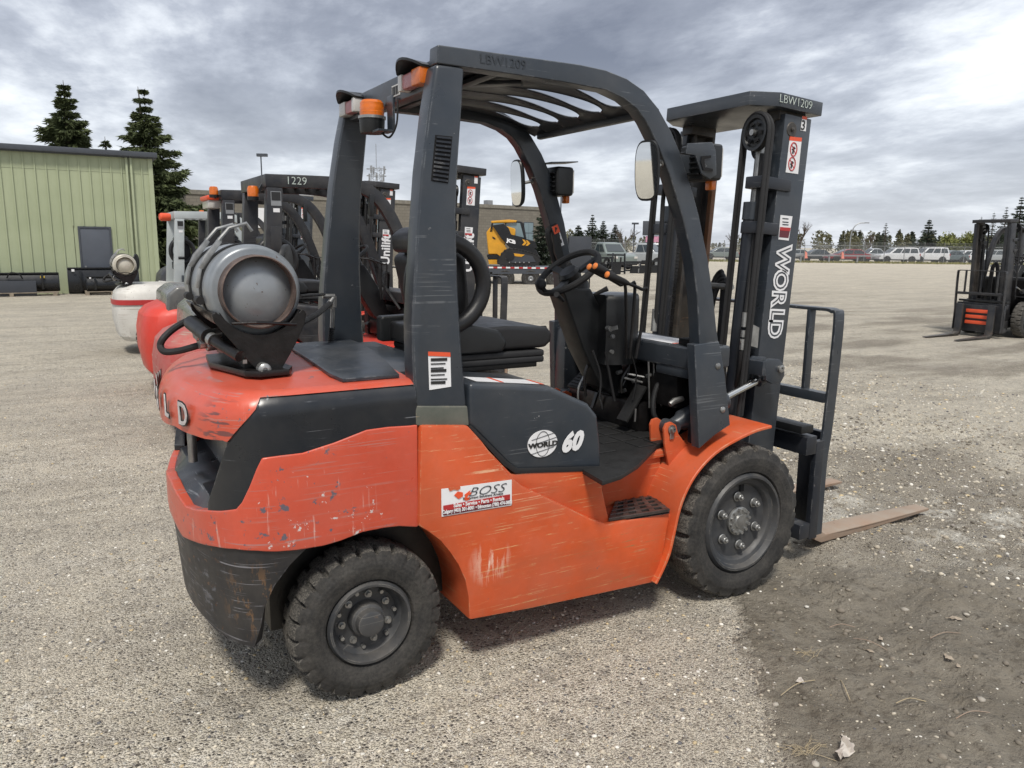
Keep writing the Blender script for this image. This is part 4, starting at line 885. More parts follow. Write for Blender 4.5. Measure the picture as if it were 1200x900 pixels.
# mirrors and work lights on the front pillars
for s in (-1, 1):
    mc = PY(757.5, 200, -.50) if s < 0 else PY(605, 215, .50); yawm = .38 if s < 0 else .04
    R = Matrix.Rotation(yawm, 3, 'Z') @ Matrix.Rotation(-.06, 3, 'Y')
    def oval(c, rx, rz, n=36, x=0): return [Vector(c)+R @ Vector((x, (abs(cos(2*pi*k/n))**.55)*math.copysign(rx, cos(2*pi*k/n)), (abs(sin(2*pi*k/n))**.7)*math.copysign(rz, sin(2*pi*k/n)))) for k in range(n)]
    q = MB(); q.rings([oval(mc, .052, .112, x=0), oval(mc, .055, .116, x=.006), oval(mc, .048, .105, x=.022), oval(mc, .02, .05, x=.03)]); mir = q.build('mirror', M['black'], FL)
    MB().prism(oval(mc, .048, .107, x=-.0015), R @ Vector((-.0008, 0, 0))).build('mirror_glass', M['mirror'], mir)
    pa = gp(783, 200, .02) if s < 0 else None
    if s < 0: e_ = PY(778, 186, -.49)
    else: e_ = PY(628, 210, .49)
    q = MB(); q.tube([mc+R @ Vector((.03, 0, 0)), mc.lerp(e_, .6)+Vector((.03, 0, .0)), e_], .008, 8); q.ball(mc.lerp(e_, .7)+Vector((.02, 0, 0)), .016); q.build('mirror_arm', M['zinc'], FL)
    e2_ = PY(634, 207, .47) if s > 0 else PY(784, 190, -.49)
    MB().bar(e2_+Vector((-.05, 0, 0)), e2_+Vector((.045, 0, .008)), .035, .022).build('mirror_clamp', M['zinc'], FL, bevel=.004)
    # work light
    if s < 0: wc = PY(822, 192, -.50)
    else: wc = PY(654, 214, .48)
    q = MB(); q.box(wc.x-.055, wc.x+.05, wc.y-.075, wc.y+.075, wc.z-.07, wc.z+.075)
    wl_ = q.build('work_light', M['black'], FL, bevel=.02, seg=3)
    for k in range(5): MB().box(wc.x-.068, wc.x-.05, wc.y-.055, wc.y+.055, wc.z-.05+.022*k, wc.z-.042+.022*k).build('cooling_fin', M['black'], wl_, bevel=.002, seg=1)
    MB().box(wc.x+.045, wc.x+.056, wc.y-.065, wc.y+.065, wc.z-.055, wc.z+.06).build('light_glass', M['clearlens'], wl_, bevel=.004)
    MB().box(wc.x+.02, wc.x+.045, wc.y-.045, wc.y-.005, wc.z-.105, wc.z-.060).build('indicator_lens', M['amber'], wl_, bevel=.006)
    if s < 0:
        g = [PY(*p, wc.y-.085) for p in ((806, 168), (835, 166.5), (839, 176), (840, 205), (832, 210), (822, 203), (815, 182), (804, 180))]
        MB().prism(g, (0, .008, 0)).build('light_guard', M['grey'], FL, bevel=.003)
        g = [PY(*p, wc.y-.088) for p in ((822, 183), (833, 182), (833, 185), (825, 186.5), (826, 196), (835, 198), (835, 201), (824, 199.5), (821, 190))]
        MB().prism(g, (0, -.002, 0)).build('guard_slot', M['hole'], FL)
    else:
        MB().bar((wc.x-.10, wc.y-.03, wc.z+.088), (wc.x+.06, wc.y-.03, wc.z+.10), .12, .005).build('light_guard', M['grey'], FL)
    MB().box(wc.x-.11, wc.x-.03, wc.y-.02 if s > 0 else wc.y, wc.y if s > 0 else wc.y+.02, wc.z-.04, wc.z+.03).build('light_bracket', M['grey'], FL, bevel=.003)
# grab handle and label on the far pillar
MB().tube(smoothline([PY(651, 264, .47), PY(646, 268, .47), PY(642, 275, .47), PY(650, 305, .47), PY(655, 313, .47), PY(662, 313, .47), PY(668, 309, .47)], 5), .016, 10).build('grab_handle', M['rub'], FL)
MB().prism([PY(*p, .43) for p in ((648, 265), (654, 263), (658, 289), (664, 312), (657, 313), (650, 296))], (0, .01, 0)).build('handle_plate', M['black'], FL)
lab = [PY(*p, .433) for p in ((646.5, 266), (653, 263), (661, 287), (654.5, 290))]
MB().prism(lab, (0, -.002, 0)).build('pillar_label', M['white'], FL)
MB().prism([lab[0], lab[1], lab[1].lerp(lab[2], .36), lab[0].lerp(lab[3], .36)], (0, -.004, 0)).build('pillar_label', M['redorange'], FL)
for t in (.5, .8): MB().prism([lab[0].lerp(lab[3], t-.09)+Vector((.008, -.002, 0)), lab[1].lerp(lab[2], t-.09)+Vector((-.008, -.002, 0)), lab[1].lerp(lab[2], t+.07)+Vector((-.008, -.002, 0)), lab[0].lerp(lab[3], t+.07)+Vector((.008, -.002, 0))], (0, -.002, 0)).build('label_print', M['ink'], FL)
MB().prism([lab[0].lerp(lab[3], .08).lerp(lab[1], .4)+Vector((0, -.005, 0)), lab[0].lerp(lab[2], .30)+Vector((-.004, -.005, 0)), lab[0].lerp(lab[1], .72)+Vector((.008, -.005, -.014))], (0, -.001, 0)).build('label_print', M['ink'], FL)
# cable down the near pillar
MB().tube(smoothline([PY(780, 214, -.44), PY(777, 235, -.44), PY(774, 290, -.44), PY(771, 340, -.44), PY(767, 388, -.42)], 5), .009, 8).build('pillar_hose', M['rub'], FL)
MB().cyl(PY(768, 362, -.42), PY(766, 388, -.42), .013, n=12).build('hose_coupling', M['zinc'], FL)

# ================================================================== gas tank on the deck
TC = Vector((-2.028, 0, 1.422)); TR = .153
tk = empty('gas_tank', (0, 0, 0)); tk.parent = FL
ty0 = -.325
q = MB(); q.lathe([(.0, ty0+.004), (.04, ty0+.008), (.08, ty0+.020), (.108, ty0+.038), (.122, ty0+.050), (.135, ty0+.046), (.149, ty0+.055), (TR, ty0+.10), (TR, ty0+.56), (.149, ty0+.60), (.13, ty0+.64), (.09, ty0+.665), (0, ty0+.675)], TC, (0, 1, 0), 72)
q.build('tank_shell', M['tank'], tk, ang=60)
q = MB(); q.lathe([(.1135, ty0+.055), (.1135, ty0-.012), (.1155, ty0-.017), (.1195, ty0-.014), (.1205, ty0+.055)], TC, (0, 1, 0), 64); q.build('foot_ring', M['tankrust'], tk, ang=50)
q = MB(); q.lathe([(.115, ty0+.63), (.115, ty0+.73), (.110, ty0+.73), (.110, ty0+.63)], TC, (0, 1, 0), 40); q.build('valve_collar', M['tank'], tk, ang=50)
for y in (-.16, .08):
    q = MB(); q.lathe([(TR+.001, y-.018), (TR+.005, y-.018), (TR+.005, y+.018), (TR+.001, y+.018)], TC, (0, 1, 0), 64); q.build('strap', M['rub'], tk)
    a0 = 2.15; f = lambda r, a: TC+Vector((r*cos(a), y, r*sin(a)))
    q = MB(); q.tube([f(TR+.010, 3.05), f(TR+.014, 2.75), f(TR+.020, 2.45), f(TR+.030, 2.1)], .007, 8); q.build('clamp_body', M['zinc'], tk)
    q = MB(); q.bar(f(TR+.014, 2.7), f(TR+.032, 2.05), .016, .022, up=(0, 1, 0)); q.bar(f(TR+.012, 3.1), f(TR+.016, 2.7), .012, .024, up=(0, 1, 0)); q.build('clamp_lever', M['zinc'], tk, bevel=.003)
    q = MB(); q.tube([f(TR+.032, 2.10), f(TR+.060, 1.82), f(TR+.070, 1.55), f(TR+.045, 1.46)], .006, 8); q.build('clamp_handle', M['zinc'], tk)
    q = MB(); q.cyl(f(TR+.012, 3.35)+Vector((0, -.03, 0)), f(TR+.012, 3.35)+Vector((0, .03, 0)), .014, n=12); q.build('clamp_roller', M['rub'], tk)
# cradle
crd = empty('tank_bracket', (0, 0, 0)); crd.parent = FL
yc = -.30
def arcp(r, a0, a1, n=12): return [(TC.x+r*cos(a), TC.z+r*sin(a)) for a in np.linspace(a0, a1, n)]
up_ = arcp(TR-.012, radians(206), radians(334))
plate = up_+[(TC.x+dx, z) for dx, z in ((.128, 1.350), (.140, 1.362), (.152, 1.345), (.145, 1.312), (.115, 1.25), (.092, 1.21), (.055, 1.152), (-.005, 1.150), (-.05, 1.20), (-.085, 1.25), (-.145, 1.330), (-.150, 1.352), (-.138, 1.362), (-.126, 1.350))]
for yy in (yc-.03, .14):
    q = MB(); q.prism([(x, yy, z) for x, z in plate], (0, .008, 0)); q.build('cradle_plate', M['oil'], crd, bevel=.002, seg=1)
q = MB(); q.grid([[(TC.x+(TR+.006)*cos(a), y, TC.z+(TR+.006)*sin(a)) for y in (-.32, 0, .30)] for a in np.linspace(radians(205), radians(335), 18)]); q.build('cradle_trough', M['oil'], crd, solid=.006)
q = MB(); q.box(-2.08, -1.97, -.29, .25, 1.155, 1.215); q.build('cradle_base', M['oil'], crd, bevel=.008)
q = MB(); q.prism([(x, y, 1.148) for x, y in ((-2.14, .10), (-2.16, -.10), (-2.09, -.35), (-2.05, -.385), (-1.95, -.37), (-1.925, -.31), (-1.98, .12))], (0, 0, .020)); q.build('deck_plate', M['oil'], crd, bevel=.003)
c = PY(310, 433, -.36); q = MB(); q.lathe([(.021, .03), (.021, -.006), (.017, -.010), (.008, -.012), (.007, -.006), (0, -.006)], c, (0, 1, 0), 20); q.build('pivot_bolt', M['zinc'], crd)
MB().tube([PY(272, 379, -.33), PY(300, 378, -.36), PY(347, 380, -.33)], .0055, 8).build('retaining_rod', M['oil'], crd)
q = MB(); q.rings([[Vector((-1.855+x+y*.04, -.03+y*.075-z*.02, 1.455+z*.12)) for y, z in [(cos(a), sin(a)) for a in np.linspace(0, 2*pi, 28, endpoint=False)]] for x in (-.02, .0)]); q.build('valve_guard', M['black'], crd, bevel=.003)
q = MB(); q.cyl((-2.17, -.18, 1.265), (-2.10, -.34, 1.215), .019, n=16); q.build('gas_strut', M['oil'], crd)
q = MB(); q.cyl((-2.165, -.195, 1.261), (-2.158, -.21, 1.256), .0225, n=16); q.build('strut_ring', M['zinc'], crd)
q = MB(); q.cyl((-2.20, -.02, 1.30), (-2.17, -.19, 1.268), .026, n=16); q.build('strut_sleeve', M['black'], crd)
MB().obox((-2.09, -.36, 1.20), (.012, .008, .012)).build('strut_tag', M['zinc'], crd)
# hoses: loop on the left, feed to the far post on the right
MB().tube(smoothline([PY(236, 372, .16), PY(220, 376, .14), PY(204, 385, .12), PY(192, 396, .10), PY(188, 405, .10), PY(193, 412, .08), PY(210, 411, .05), PY(232, 405, .0), PY(244, 402, -.02)], 7), .0125, 10).build('gas_hose', M['rub'], crd)
for (px, py, r) in ((243, 402, .022), (249, 392, .018), (252, 405, .020), (240, 395, .014)):
    c = PY(px, py, -.02); q = MB(); q.cyl(c+Vector((-.03, 0, 0)), c+Vector((.03, .01, .005)), r, n=8); q.build('gas_valve', M['zinc'], crd, bevel=.002, seg=1)
MB().tube([PY(354, 378, .0), PY(372, 368, .15), PY(386, 356, .34)], .012, 10).build('gas_hose', M['rub'], FL)
MB().tube([PY(352, 347, .0), PY(364, 346, .10), PY(380, 345, .34)], .006, 8).build('gas_hose', M['rub'], FL)
for a, b, r in (((378, 347), (392, 347), .010), ((391, 347), (391, 360), .012), ((390, 360), (389, 384), .009), ((383, 360), (391, 349), .013)):
    MB().cyl(PY(*a, .36), PY(*b, .36), r, n=12).build('hose_fitting', M['zinc'], FL)
q = MB(); p0 = PY(389, 384, .36); p1 = PY(386.5, 412, .36)
q.tube([p0.lerp(p1, t)+Vector((.011*cos(t*2*pi*13), .011*sin(t*2*pi*13), 0)) for t in np.linspace(0, 1, 160)], .003, 5); q.build('spring_guard', M['rub'], FL)
# ================================================================== ground
def ground_mat():
    t = NT('gravel_and_mud'); o = t.obj(); sp = t.n('ShaderNodeSeparateXYZ'); t.L(o, sp.inputs[0]); X, Y = sp.outputs[0], sp.outputs[1]
    def vor(scale, feat='F1', rnd=1.0):
        v = t.n('ShaderNodeTexVoronoi'); v.voronoi_dimensions = '2D'; v.feature = feat; v.inputs['Scale'].default_value = scale; v.inputs['Randomness'].default_value = rnd; t.L(wp, v.inputs['Vector']); return v
    wn = t.n('ShaderNodeTexNoise'); wn.inputs['Scale'].default_value = 30; wn.inputs['Detail'].default_value = 3; t.L(o, wn.inputs['Vector'])
    vm = t.n('ShaderNodeVectorMath', operation='MULTIPLY_ADD'); t.L(wn.outputs['Color'], vm.inputs[0]); vm.inputs[1].default_value = (.012, .012, 0); t.L(o, vm.inputs[2]); wp = vm.outputs[0]
    def stones(scale, ramp_):
        v = vor(scale); s = t.n('ShaderNodeSeparateColor'); t.L(v.outputs['Color'], s.inputs[0]); r = t.n('ShaderNodeValToRGB'); t.L(s.outputs[0], r.inputs[0]); e = r.color_ramp.elements
        e[0].position = 0; e[0].color = (*ramp_[0][1], 1); e[1].position = 1; e[1].color = (*ramp_[-1][1], 1)
        for p_, c_ in ramp_[1:-1]: q = e.new(p_); q.color = (*c_, 1)
        return r.outputs[0], v.outputs['Distance'], s.outputs[1]
    pal = [(0, (.035, .033, .036)), (.17, (.11, .097, .088)), (.34, (.34, .295, .225)), (.6, (.52, .465, .355)), (.85, (.68, .625, .50)), (1, (.80, .77, .69))]
    c1, d1, k1 = stones(70, pal); c2, d2, k2 = stones(150, pal); c3, d3, k3 = stones(36, pal)
    binder = t.mix(t.ramp(t.noise(45, 6, .7), .3, .7), (.43, .385, .31), (.68, .63, .53))
    base = t.mix(t.ramp(d2, .20, .42, .80, 0), binder, c2)
    base = t.mix(t.math('MULTIPLY', t.ramp(d1, .28, .40, 1, 0), t.ramp(k1, .35, .40)), base, c1)
    base = t.mix(t.math('MULTIPLY', t.ramp(d3, .26, .34, 1, 0), t.ramp(k3, .86, .88)), base, c3)
    c4, d4, k4 = stones(15, pal); base = t.mix(t.math('MULTIPLY', t.ramp(d4, .30, .55, .34, 0), t.ramp(k4, .3, .5)), base, c4)
    big = t.noise(.55, 6, .62); base = t.mix(t.ramp(big, .42, .60, 0, .45), base, (.40, .365, .31))
    mid = t.noise(2.4, 5, .6, t.obj(loc=(5, 2, 0))); base = t.mix(t.ramp(mid, .46, .66, 0, .40), base, (.66, .595, .475))
    # wheel tracks swept across the yard
    st = t.noise(1.0, 6, .62, t.obj(scale=(.22, 1.5, 1), rot=(0, 0, radians(14)))); base = t.mix(t.ramp(st, .50, .62, 0, .30), base, (.30, .265, .215))
    st2 = t.noise(1.0, 5, .6, t.obj(scale=(.5, 5.5, 1), rot=(0, 0, radians(-18)), loc=(3, 1, 0))); base = t.mix(t.ramp(st2, .55, .63, 0, .24), base, (.24, .21, .17))
    # damp mud, right of the front wheel, with a ragged edge
    nb = t.noise(1.7, 7, .62, t.obj(loc=(1, 7, 0))); nf = t.noise(9, 6, .65)
    # signed distance from the edge line that runs from the wheel towards the camera
    e1 = t.math('ADD', t.math('MULTIPLY', X, .80), t.math('MULTIPLY', Y, -.60)); wob = t.math('MULTIPLY', t.math('SUBTRACT', nb, .5), .40)
    edge = t.ramp(t.math('ADD', t.math('ADD', e1, wob), t.math('MULTIPLY', t.math('SUBTRACT', nf, .5), .16)), .29, .35)
    lim = t.ramp(t.math('ADD', t.math('ADD', t.math('MULTIPLY', X, .45), t.math('MULTIPLY', Y, .9)), t.math('MULTIPLY', t.math('SUBTRACT', nb, .5), 1.6)), -.45, .10, 1, 0)
    far = t.ramp(X, 2.6, 3.8, 1, 0)
    mud = t.math('MULTIPLY', t.math('MULTIPLY', edge, lim), far)
    # weaker brown patches further out to the right
    pn = t.noise(.42, 6, .6, t.obj(scale=(.55, 1.3, 1), rot=(0, 0, radians(-25)), loc=(2.5, 0, 0)))
    reg = t.ramp(t.math('SUBTRACT', X, t.math('MULTIPLY', Y, .75)), -.2, 1.6)
    patch = t.math('MULTIPLY', t.math('MULTIPLY', t.ramp(pn, .48, .58), reg), t.ramp(X, 14, 24, 1, 0))
    mudc = t.mix(t.ramp(t.noise(3.1, 6, .6), .35, .65), (.185, .160, .122), (.285, .252, .200)); mudc = t.mix(t.ramp(nf, .4, .7, 0, .4), mudc, (.26, .235, .195))
    mudc = t.mix(t.math('MULTIPLY', t.ramp(d1, .16, .24, 1, 0), t.ramp(k1, .93, .95)), mudc, c1)
    mudc = t.mix(t.math('MULTIPLY', t.ramp(t.noise(14, 8, .75, t.obj(scale=(1, 1.8, 1))), .52, .64), .75), mudc, (.10, .083, .062))
    col = t.mix(t.math('MULTIPLY', patch, .62), base, t.mix(t.math('MULTIPLY', t.ramp(d1, .2, .32, 1, 0), t.ramp(k1, .5, .52)), (.165, .14, .11), c1)); col = t.mix(mud, col, mudc)
    pale = t.math('MULTIPLY', blob(t, (1.45, .12, 0), .6, .7), t.ramp(t.noise(5, 7, .7), .46, .60)); pale2 = t.math('MULTIPLY', blob(t, (2.0, -.62, 0), .85, .7), t.ramp(t.noise(4, 7, .7, t.obj(loc=(3, 3, 0))), .50, .62)); col = t.mix(t.math('MULTIPLY', t.math('MAXIMUM', pale, pale2), .8), col, (.72, .69, .61))
    t.col(col); t.rough(t.ramp(mud, 0, 1, .93, .72)); t.b.inputs['Specular IOR Level'].default_value = .25
    h = t.math('ADD', t.math('MULTIPLY', t.ramp(d1, .0, .45, 1, 0), t.ramp(k1, .35, .5, .2, 1)), t.math('MULTIPLY', t.ramp(d2, 0, .45, .5, 0), 1.0))
    h = t.math('MULTIPLY', h, t.ramp(mud, 0, 1, 1, .25)); h = t.math('ADD', h, t.math('MULTIPLY', t.noise(7, 8, .68), t.ramp(mud, 0, 1, 1.4, 8.5))); h = t.math('ADD', h, t.math('MULTIPLY', patch, t.math('MULTIPLY', t.noise(5, 6, .7), 3.0)))
    t.bump(h, .9, .014); return t.m
GM = ground_mat()
n_ = 230; gx = np.concatenate([[-900, -300, -100, -40, -16, -8], np.linspace(-4.2, 4.8, n_), [6, 9, 14, 25, 50, 120, 400, 1500]]); gy = np.concatenate([[-900, -200, -50, -15, -6], np.linspace(-3.3, 3.6, 180), [5, 8, 14, 25, 50, 100, 300, 1500]])
from mathutils import noise as mno
def ground_h(x, y):
    if not (-4.2 < x < 4.8 and -3.3 < y < 3.6): return 0.0
    e = (x*.80-y*.60) + .3*mno.noise(Vector((x*1.3, y*1.3, 3)))
    m_ = min(max((e-.35)/.3, 0), 1)
    h = .006*mno.noise(Vector((x*2.2, y*2.2, 0)))+m_*(.034*mno.fractal(Vector((x*1.8, y*3.4, 5)), 1, 2, 4)+.018*mno.fractal(Vector((x*9, y*9, 1)), 1, 2, 3)-.012)
    for wx, wy in ((0, -.515), (0, .515), (-1.746, -.46), (-1.746, .46)):
        d = max(abs(x-wx)/.28, abs(y-wy)/.16); 
        if d < 1.6: h = h*min(max((d-1)/.6, 0), 1)
    return min(h, .024)*min(1, (x+4.2)*2, (4.8-x)*2, (y+3.3)*2, (3.6-y)*2)
q = MB(); q.grid([[(x, y, ground_h(x, y)) for y in gy] for x in gx]); g_ = q.build('ground', GM, fix=False, ang=180); tag(g_, kind='structure')

# loose stones, one joined object: small angular pebbles with their own tints
def stone_mat():
    t = NT('pebbles'); a = t.n('ShaderNodeAttribute'); a.attribute_name = 'tint'; n = t.noise(300, 3); t.col(t.mix(t.ramp(n, .3, .7, 0, .25), a.outputs['Color'], (.2, .18, .15))); t.rough(.85); return t.m
def scatter(name, N_, fn, mat, lo, hi, cols, seed, flat=.6, sink=.25):
    r = np.random.RandomState(seed); ico = [(0, 0, 1)]+[(.894*cos(a), .894*sin(a), .447) for a in [2*pi*k/5 for k in range(5)]]+[(.894*cos(a), .894*sin(a), -.447) for a in [2*pi*(k+.5)/5 for k in range(5)]]+[(0, 0, -1)]
    V = np.array(ico); F = [(0, i+1, (i+1) % 5+1) for i in range(5)]+[(i+1, i+6, (i+1) % 5+1) for i in range(5)]+[((i+1) % 5+1, i+6, (i+1) % 5+6) for i in range(5)]+[(11, (i+1) % 5+6, i+6) for i in range(5)]
    F = np.array(F); P = []
    while len(P) < N_:
        x, y = fn(r)
        if x is not None: P.append((x, y))
    P = np.array(P); sz = lo*(hi/lo)**(r.rand(N_)**2.2); ax = r.uniform(.65, 1.35, (N_, 3))*np.array([1, 1, flat]); ang = r.rand(N_)*2*pi
    jit = r.uniform(.78, 1.2, (N_, 12, 1)); W = V[None]*ax[:, None]*sz[:, None, None]*jit
    ca, sa = np.cos(ang)[:, None], np.sin(ang)[:, None]; Q = np.empty_like(W); Q[..., 0] = W[..., 0]*ca-W[..., 1]*sa; Q[..., 1] = W[..., 0]*sa+W[..., 1]*ca
    zg = np.array([ground_h(x, y) for x, y in P]); Q[..., 2] = W[..., 2]+(zg+sz*flat*(.5-sink))[:, None]; Q[..., 0] += P[:, 0:1]; Q[..., 1] += P[:, 1:2]
    me = bpy.data.meshes.new(name); nv = N_*12; nf = N_*20; me.vertices.add(nv); me.vertices.foreach_set('co', Q.reshape(-1).astype(np.float32))
    idx = (F[None]+(np.arange(N_)*12)[:, None, None]).reshape(-1).astype(np.int32); me.loops.add(nf*3); me.loops.foreach_set('vertex_index', idx); me.polygons.add(nf); me.polygons.foreach_set('loop_start', np.arange(0, nf*3, 3, dtype=np.int32)); me.update(calc_edges=True)
    ci = r.choice(len(cols), N_, p=[c[1] for c in cols]); C_ = np.array([c[0] for c in cols])[ci]*r.uniform(.8, 1.2, (N_, 1)); C4 = np.concatenate([np.repeat(C_, 12, 0), np.ones((nv, 1))], 1)
    at_ = me.color_attributes.new('tint', 'FLOAT_COLOR', 'POINT'); at_.data.foreach_set('color', C4.reshape(-1).astype(np.float32)); me.materials.append(mat)
    o = bpy.data.objects.new(name, me); link(o); tag(o, kind='stuff'); return o
SM_ = stone_mat()
def near_pts(r):       # everywhere round the truck, denser where one stands
    R_ = 9.5*r.rand()**1.35; a = r.uniform(radians(8), radians(118)); x, y = CAM.x+(1.0+R_)*cos(a)*1.0, CAM.y+(1.0+R_)*sin(a)
    if x*.80-y*.60 > .31 and .45*x+.9*y < .1 and r.rand() < .86: return None, None
    return x, y
c_ = [((.60, .54, .43), .30), ((.74, .71, .64), .14), ((.44, .385, .30), .26), ((.24, .215, .19), .16), ((.10, .10, .11), .07), ((.58, .46, .27), .07)]
tag(scatter('gravel', 56000, near_pts, SM_, .0024, .0092, c_, 3, sink=.45), 'loose pale pebbles scattered over the packed gravel yard', 'gravel')
def mud_pts(r):
    x, y = r.uniform(-1.2, 4.6), r.uniform(-2.6, 1.8)
    return (x, y) if x*.80-y*.60 > .25 else (None, None)
tag(scatter('mud_stones', 6500, mud_pts, SM_, .0022, .017, [((.40, .365, .31), .085), ((.22, .19, .15), .38), ((.14, .122, .096), .52), ((.66, .63, .57), .015)], 5, sink=.4), 'small stones and clods lying in the damp mud', 'stones')
def far_pts(r):
    x, y = r.uniform(1.0, 6.5), r.uniform(-1.3, 4.2); return (x, y)
tag(scatter('coarse_gravel', 9000, far_pts, SM_, .005, .018, c_, 8, sink=.35), 'coarse gravel beyond the fork tips', 'gravel')
# litter
M['paper'] = simple('dirty_paper', (.55, .50, .44), .8, var=.2, sc=20); M['straw'] = simple('dry_grass_stalk', (.38, .31, .2), .8, var=.3); M['leaf'] = simple('dead_leaf', (.36, .30, .23), .8, var=.3)
def scrap(px, py, w, h, name, lab, cat, mat='paper', seed=0, grp=None):
    c = PZ(px, py, 0); r = random.Random(seed); q = MB(); n = 7; g = []
    a = r.uniform(0, pi)
    for i in range(n):
        row = []
        for j in range(5):
            u = (i/(n-1)-.5)*w*(1-.3*abs(j-2)/2*r.random()); v = (j/4-.5)*h*(1-.75*(i/(n-1)))*(1+.3*r.uniform(-1, 1)); row.append((u*cos(a)-v*sin(a), u*sin(a)+v*cos(a), .004+.022*abs(mno.noise(Vector((i*.8+seed, j*.9, 2))))*min(1, w*12)))
        g.append(row)
    q.grid(g); o = q.build(name, M[mat], solid=.0008); o.location = (c.x, c.y, ground_h(c.x, c.y)+.002); tag(o, lab, cat, grp); return o
c = PZ(988, 883, 0)
q = MB(); g = []
for i in range(9):
    t = i/8; wd = .009+.020*max(0, sin(pi*min(1, t*1.15)))*(1.25 if t > .5 else .55)
    ctr = Vector((-.055+.11*t, .022*t-.01+.012*sin(t*5), 0)); g.append([tuple(ctr+Vector((.35*wd*(j-2)/2, -wd*(j-2)/2, .008+.022*abs(sin(t*4+j))))) for j in range(5)])
q.grid(g); o = q.build('paper_scrap', M['paper'], solid=.0008); o.location = (c.x, c.y, ground_h(c.x, c.y)); o.rotation_euler = (0, 0, yaw+2.6); tag(o, 'torn pale paper scrap at the bottom edge of the mud, the largest', 'litter')
for k, (px, py, w, h, mt, lab) in enumerate(((938, 798, .04, .03, 'paper', 'small crumpled pale scrap in the mud left of the straw tuft'), (1032, 744, .035, .02, 'leaf', 'oval pale leaf in the mud between two thin twigs'), (1018, 757, .05, .015, 'leaf', 'long narrow dry leaf in the mud'), (1118, 722, .07, .035, 'leaf', 'curled torn pale leaf on the upper right of the mud'), (1110, 772, .045, .03, 'leaf', 'forked dry leaf in the right of the mud'), (1123, 779, .03, .02, 'leaf', 'small dry leaf right of the forked leaf'), (990, 865, .035, .02, 'paper', 'tiny pale scrap beside the largest torn paper'))):
    scrap(px, py, w, h, 'litter' if mt == 'paper' else 'dry_leaf', lab, 'litter' if mt == 'paper' else 'leaf', mt, k+3)
tw = [((985, 797), (996, 820), 'thin straight dry stalk in the middle of the mud'), ((915, 815), (955, 797), 'pale bent stalk pointing at the small scrap'), ((1000, 748), (1040, 762), 'dark twig beside the long narrow leaf'), ((972, 735), (1002, 735), 'short dark twig high in the mud'), ((1090, 748), (1125, 742), 'forked dark twig at the right of the mud'), ((1050, 824), (1085, 822), 'low pale stalk at the right of the mud'), ((1200-80, 842), (1160, 835), 'dark root end near the right edge of the mud')]
for a_, b_, lab in tw:
    a = PZ(*a_, .006); b = PZ(*b_, .006); m_ = a.lerp(b, .5)+Vector((.006, .01, .006)); q = MB(); q.tube(smoothline([a-m_, Vector((0, 0, .003)), b-m_], 4), .0018, 5); o = q.build('twig', M['straw'] if 'stalk' in lab else M['rusty']); o.location = m_; tag(o, lab, 'twig')
for (px, py, k) in ((945, 880, 26), (952, 768, 14)):
    c = PZ(px, py, 0); q = MB()
    for i in range(k):
        a = random.uniform(-.9, .9)+(2.6 if random.random() < .5 else -.4); L_ = random.uniform(.03, .09); s = Vector((random.uniform(-.02, .02), random.uniform(-.02, .02), .003)); q.tube([s, s+Vector((cos(a)*L_*.5, sin(a)*L_*.5, random.uniform(.004, .02))), s+Vector((cos(a)*L_, sin(a)*L_, .004))], .0009, 4)
    o = q.build('straw_tuft', M['straw'], fix=False); o.location = (c.x, c.y, ground_h(c.x, c.y)); tag(o, 'tuft of dry straw lying at the bottom of the mud' if k > 20 else 'sparse dry grass bits near the top of the mud', 'straw', kind='stuff')

# ================================================================== background helpers
BRZ = yaw-pi/2
def settle(root, loc):
    loc = Vector(loc); T = Matrix.Translation(-loc)
    def rec(o):
        for ch in o.children:
            if ch.type == 'MESH': ch.data.transform(T)
            rec(ch)
    rec(root); root.location = loc; return root
def flatw(pix, D): return [at(px, py, D) for px, py in pix]
def bprism(pix, D, w, name, mat, par, bevel=0.0, seg=1): return MB().prism(flatw(pix, D), FH*w).build(name, mat, par, bevel=bevel, seg=seg)
def frame(px, D): 
    p = at(px, 300, D); return Vector((p.x, p.y, 0))

# ------------------------------------------------------------------ foliage
def leaf_mat(name, a, b, c=None):
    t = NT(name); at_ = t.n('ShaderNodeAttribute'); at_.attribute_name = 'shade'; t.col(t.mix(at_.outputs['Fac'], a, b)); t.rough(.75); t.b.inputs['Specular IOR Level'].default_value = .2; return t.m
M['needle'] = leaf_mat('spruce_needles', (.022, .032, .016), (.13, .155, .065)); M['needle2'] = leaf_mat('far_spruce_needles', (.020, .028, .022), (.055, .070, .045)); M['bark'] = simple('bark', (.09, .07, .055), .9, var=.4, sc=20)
M['spring'] = leaf_mat('fresh_spring_leaves', (.10, .12, .035), (.26, .27, .10)); M['twigs'] = leaf_mat('bare_twig_haze', (.12, .10, .08), (.24, .20, .16))
def trimesh(name, T_, shade, mat, parent=None):
    T_ = np.asarray(T_, np.float32); n = len(T_); me = bpy.data.meshes.new(name); me.vertices.add(n*3); me.vertices.foreach_set('co', T_.reshape(-1)); me.loops.add(n*3); me.loops.foreach_set('vertex_index', np.arange(n*3, dtype=np.int32)); me.polygons.add(n); me.polygons.foreach_set('loop_start', np.arange(0, n*3, 3, dtype=np.int32)); me.update(calc_edges=True)
    a = me.attributes.new('shade', 'FLOAT', 'FACE'); a.data.foreach_set('value', np.asarray(shade, np.float32)); me.materials.append(mat); o = bpy.data.objects.new(name, me); return link(o, parent)
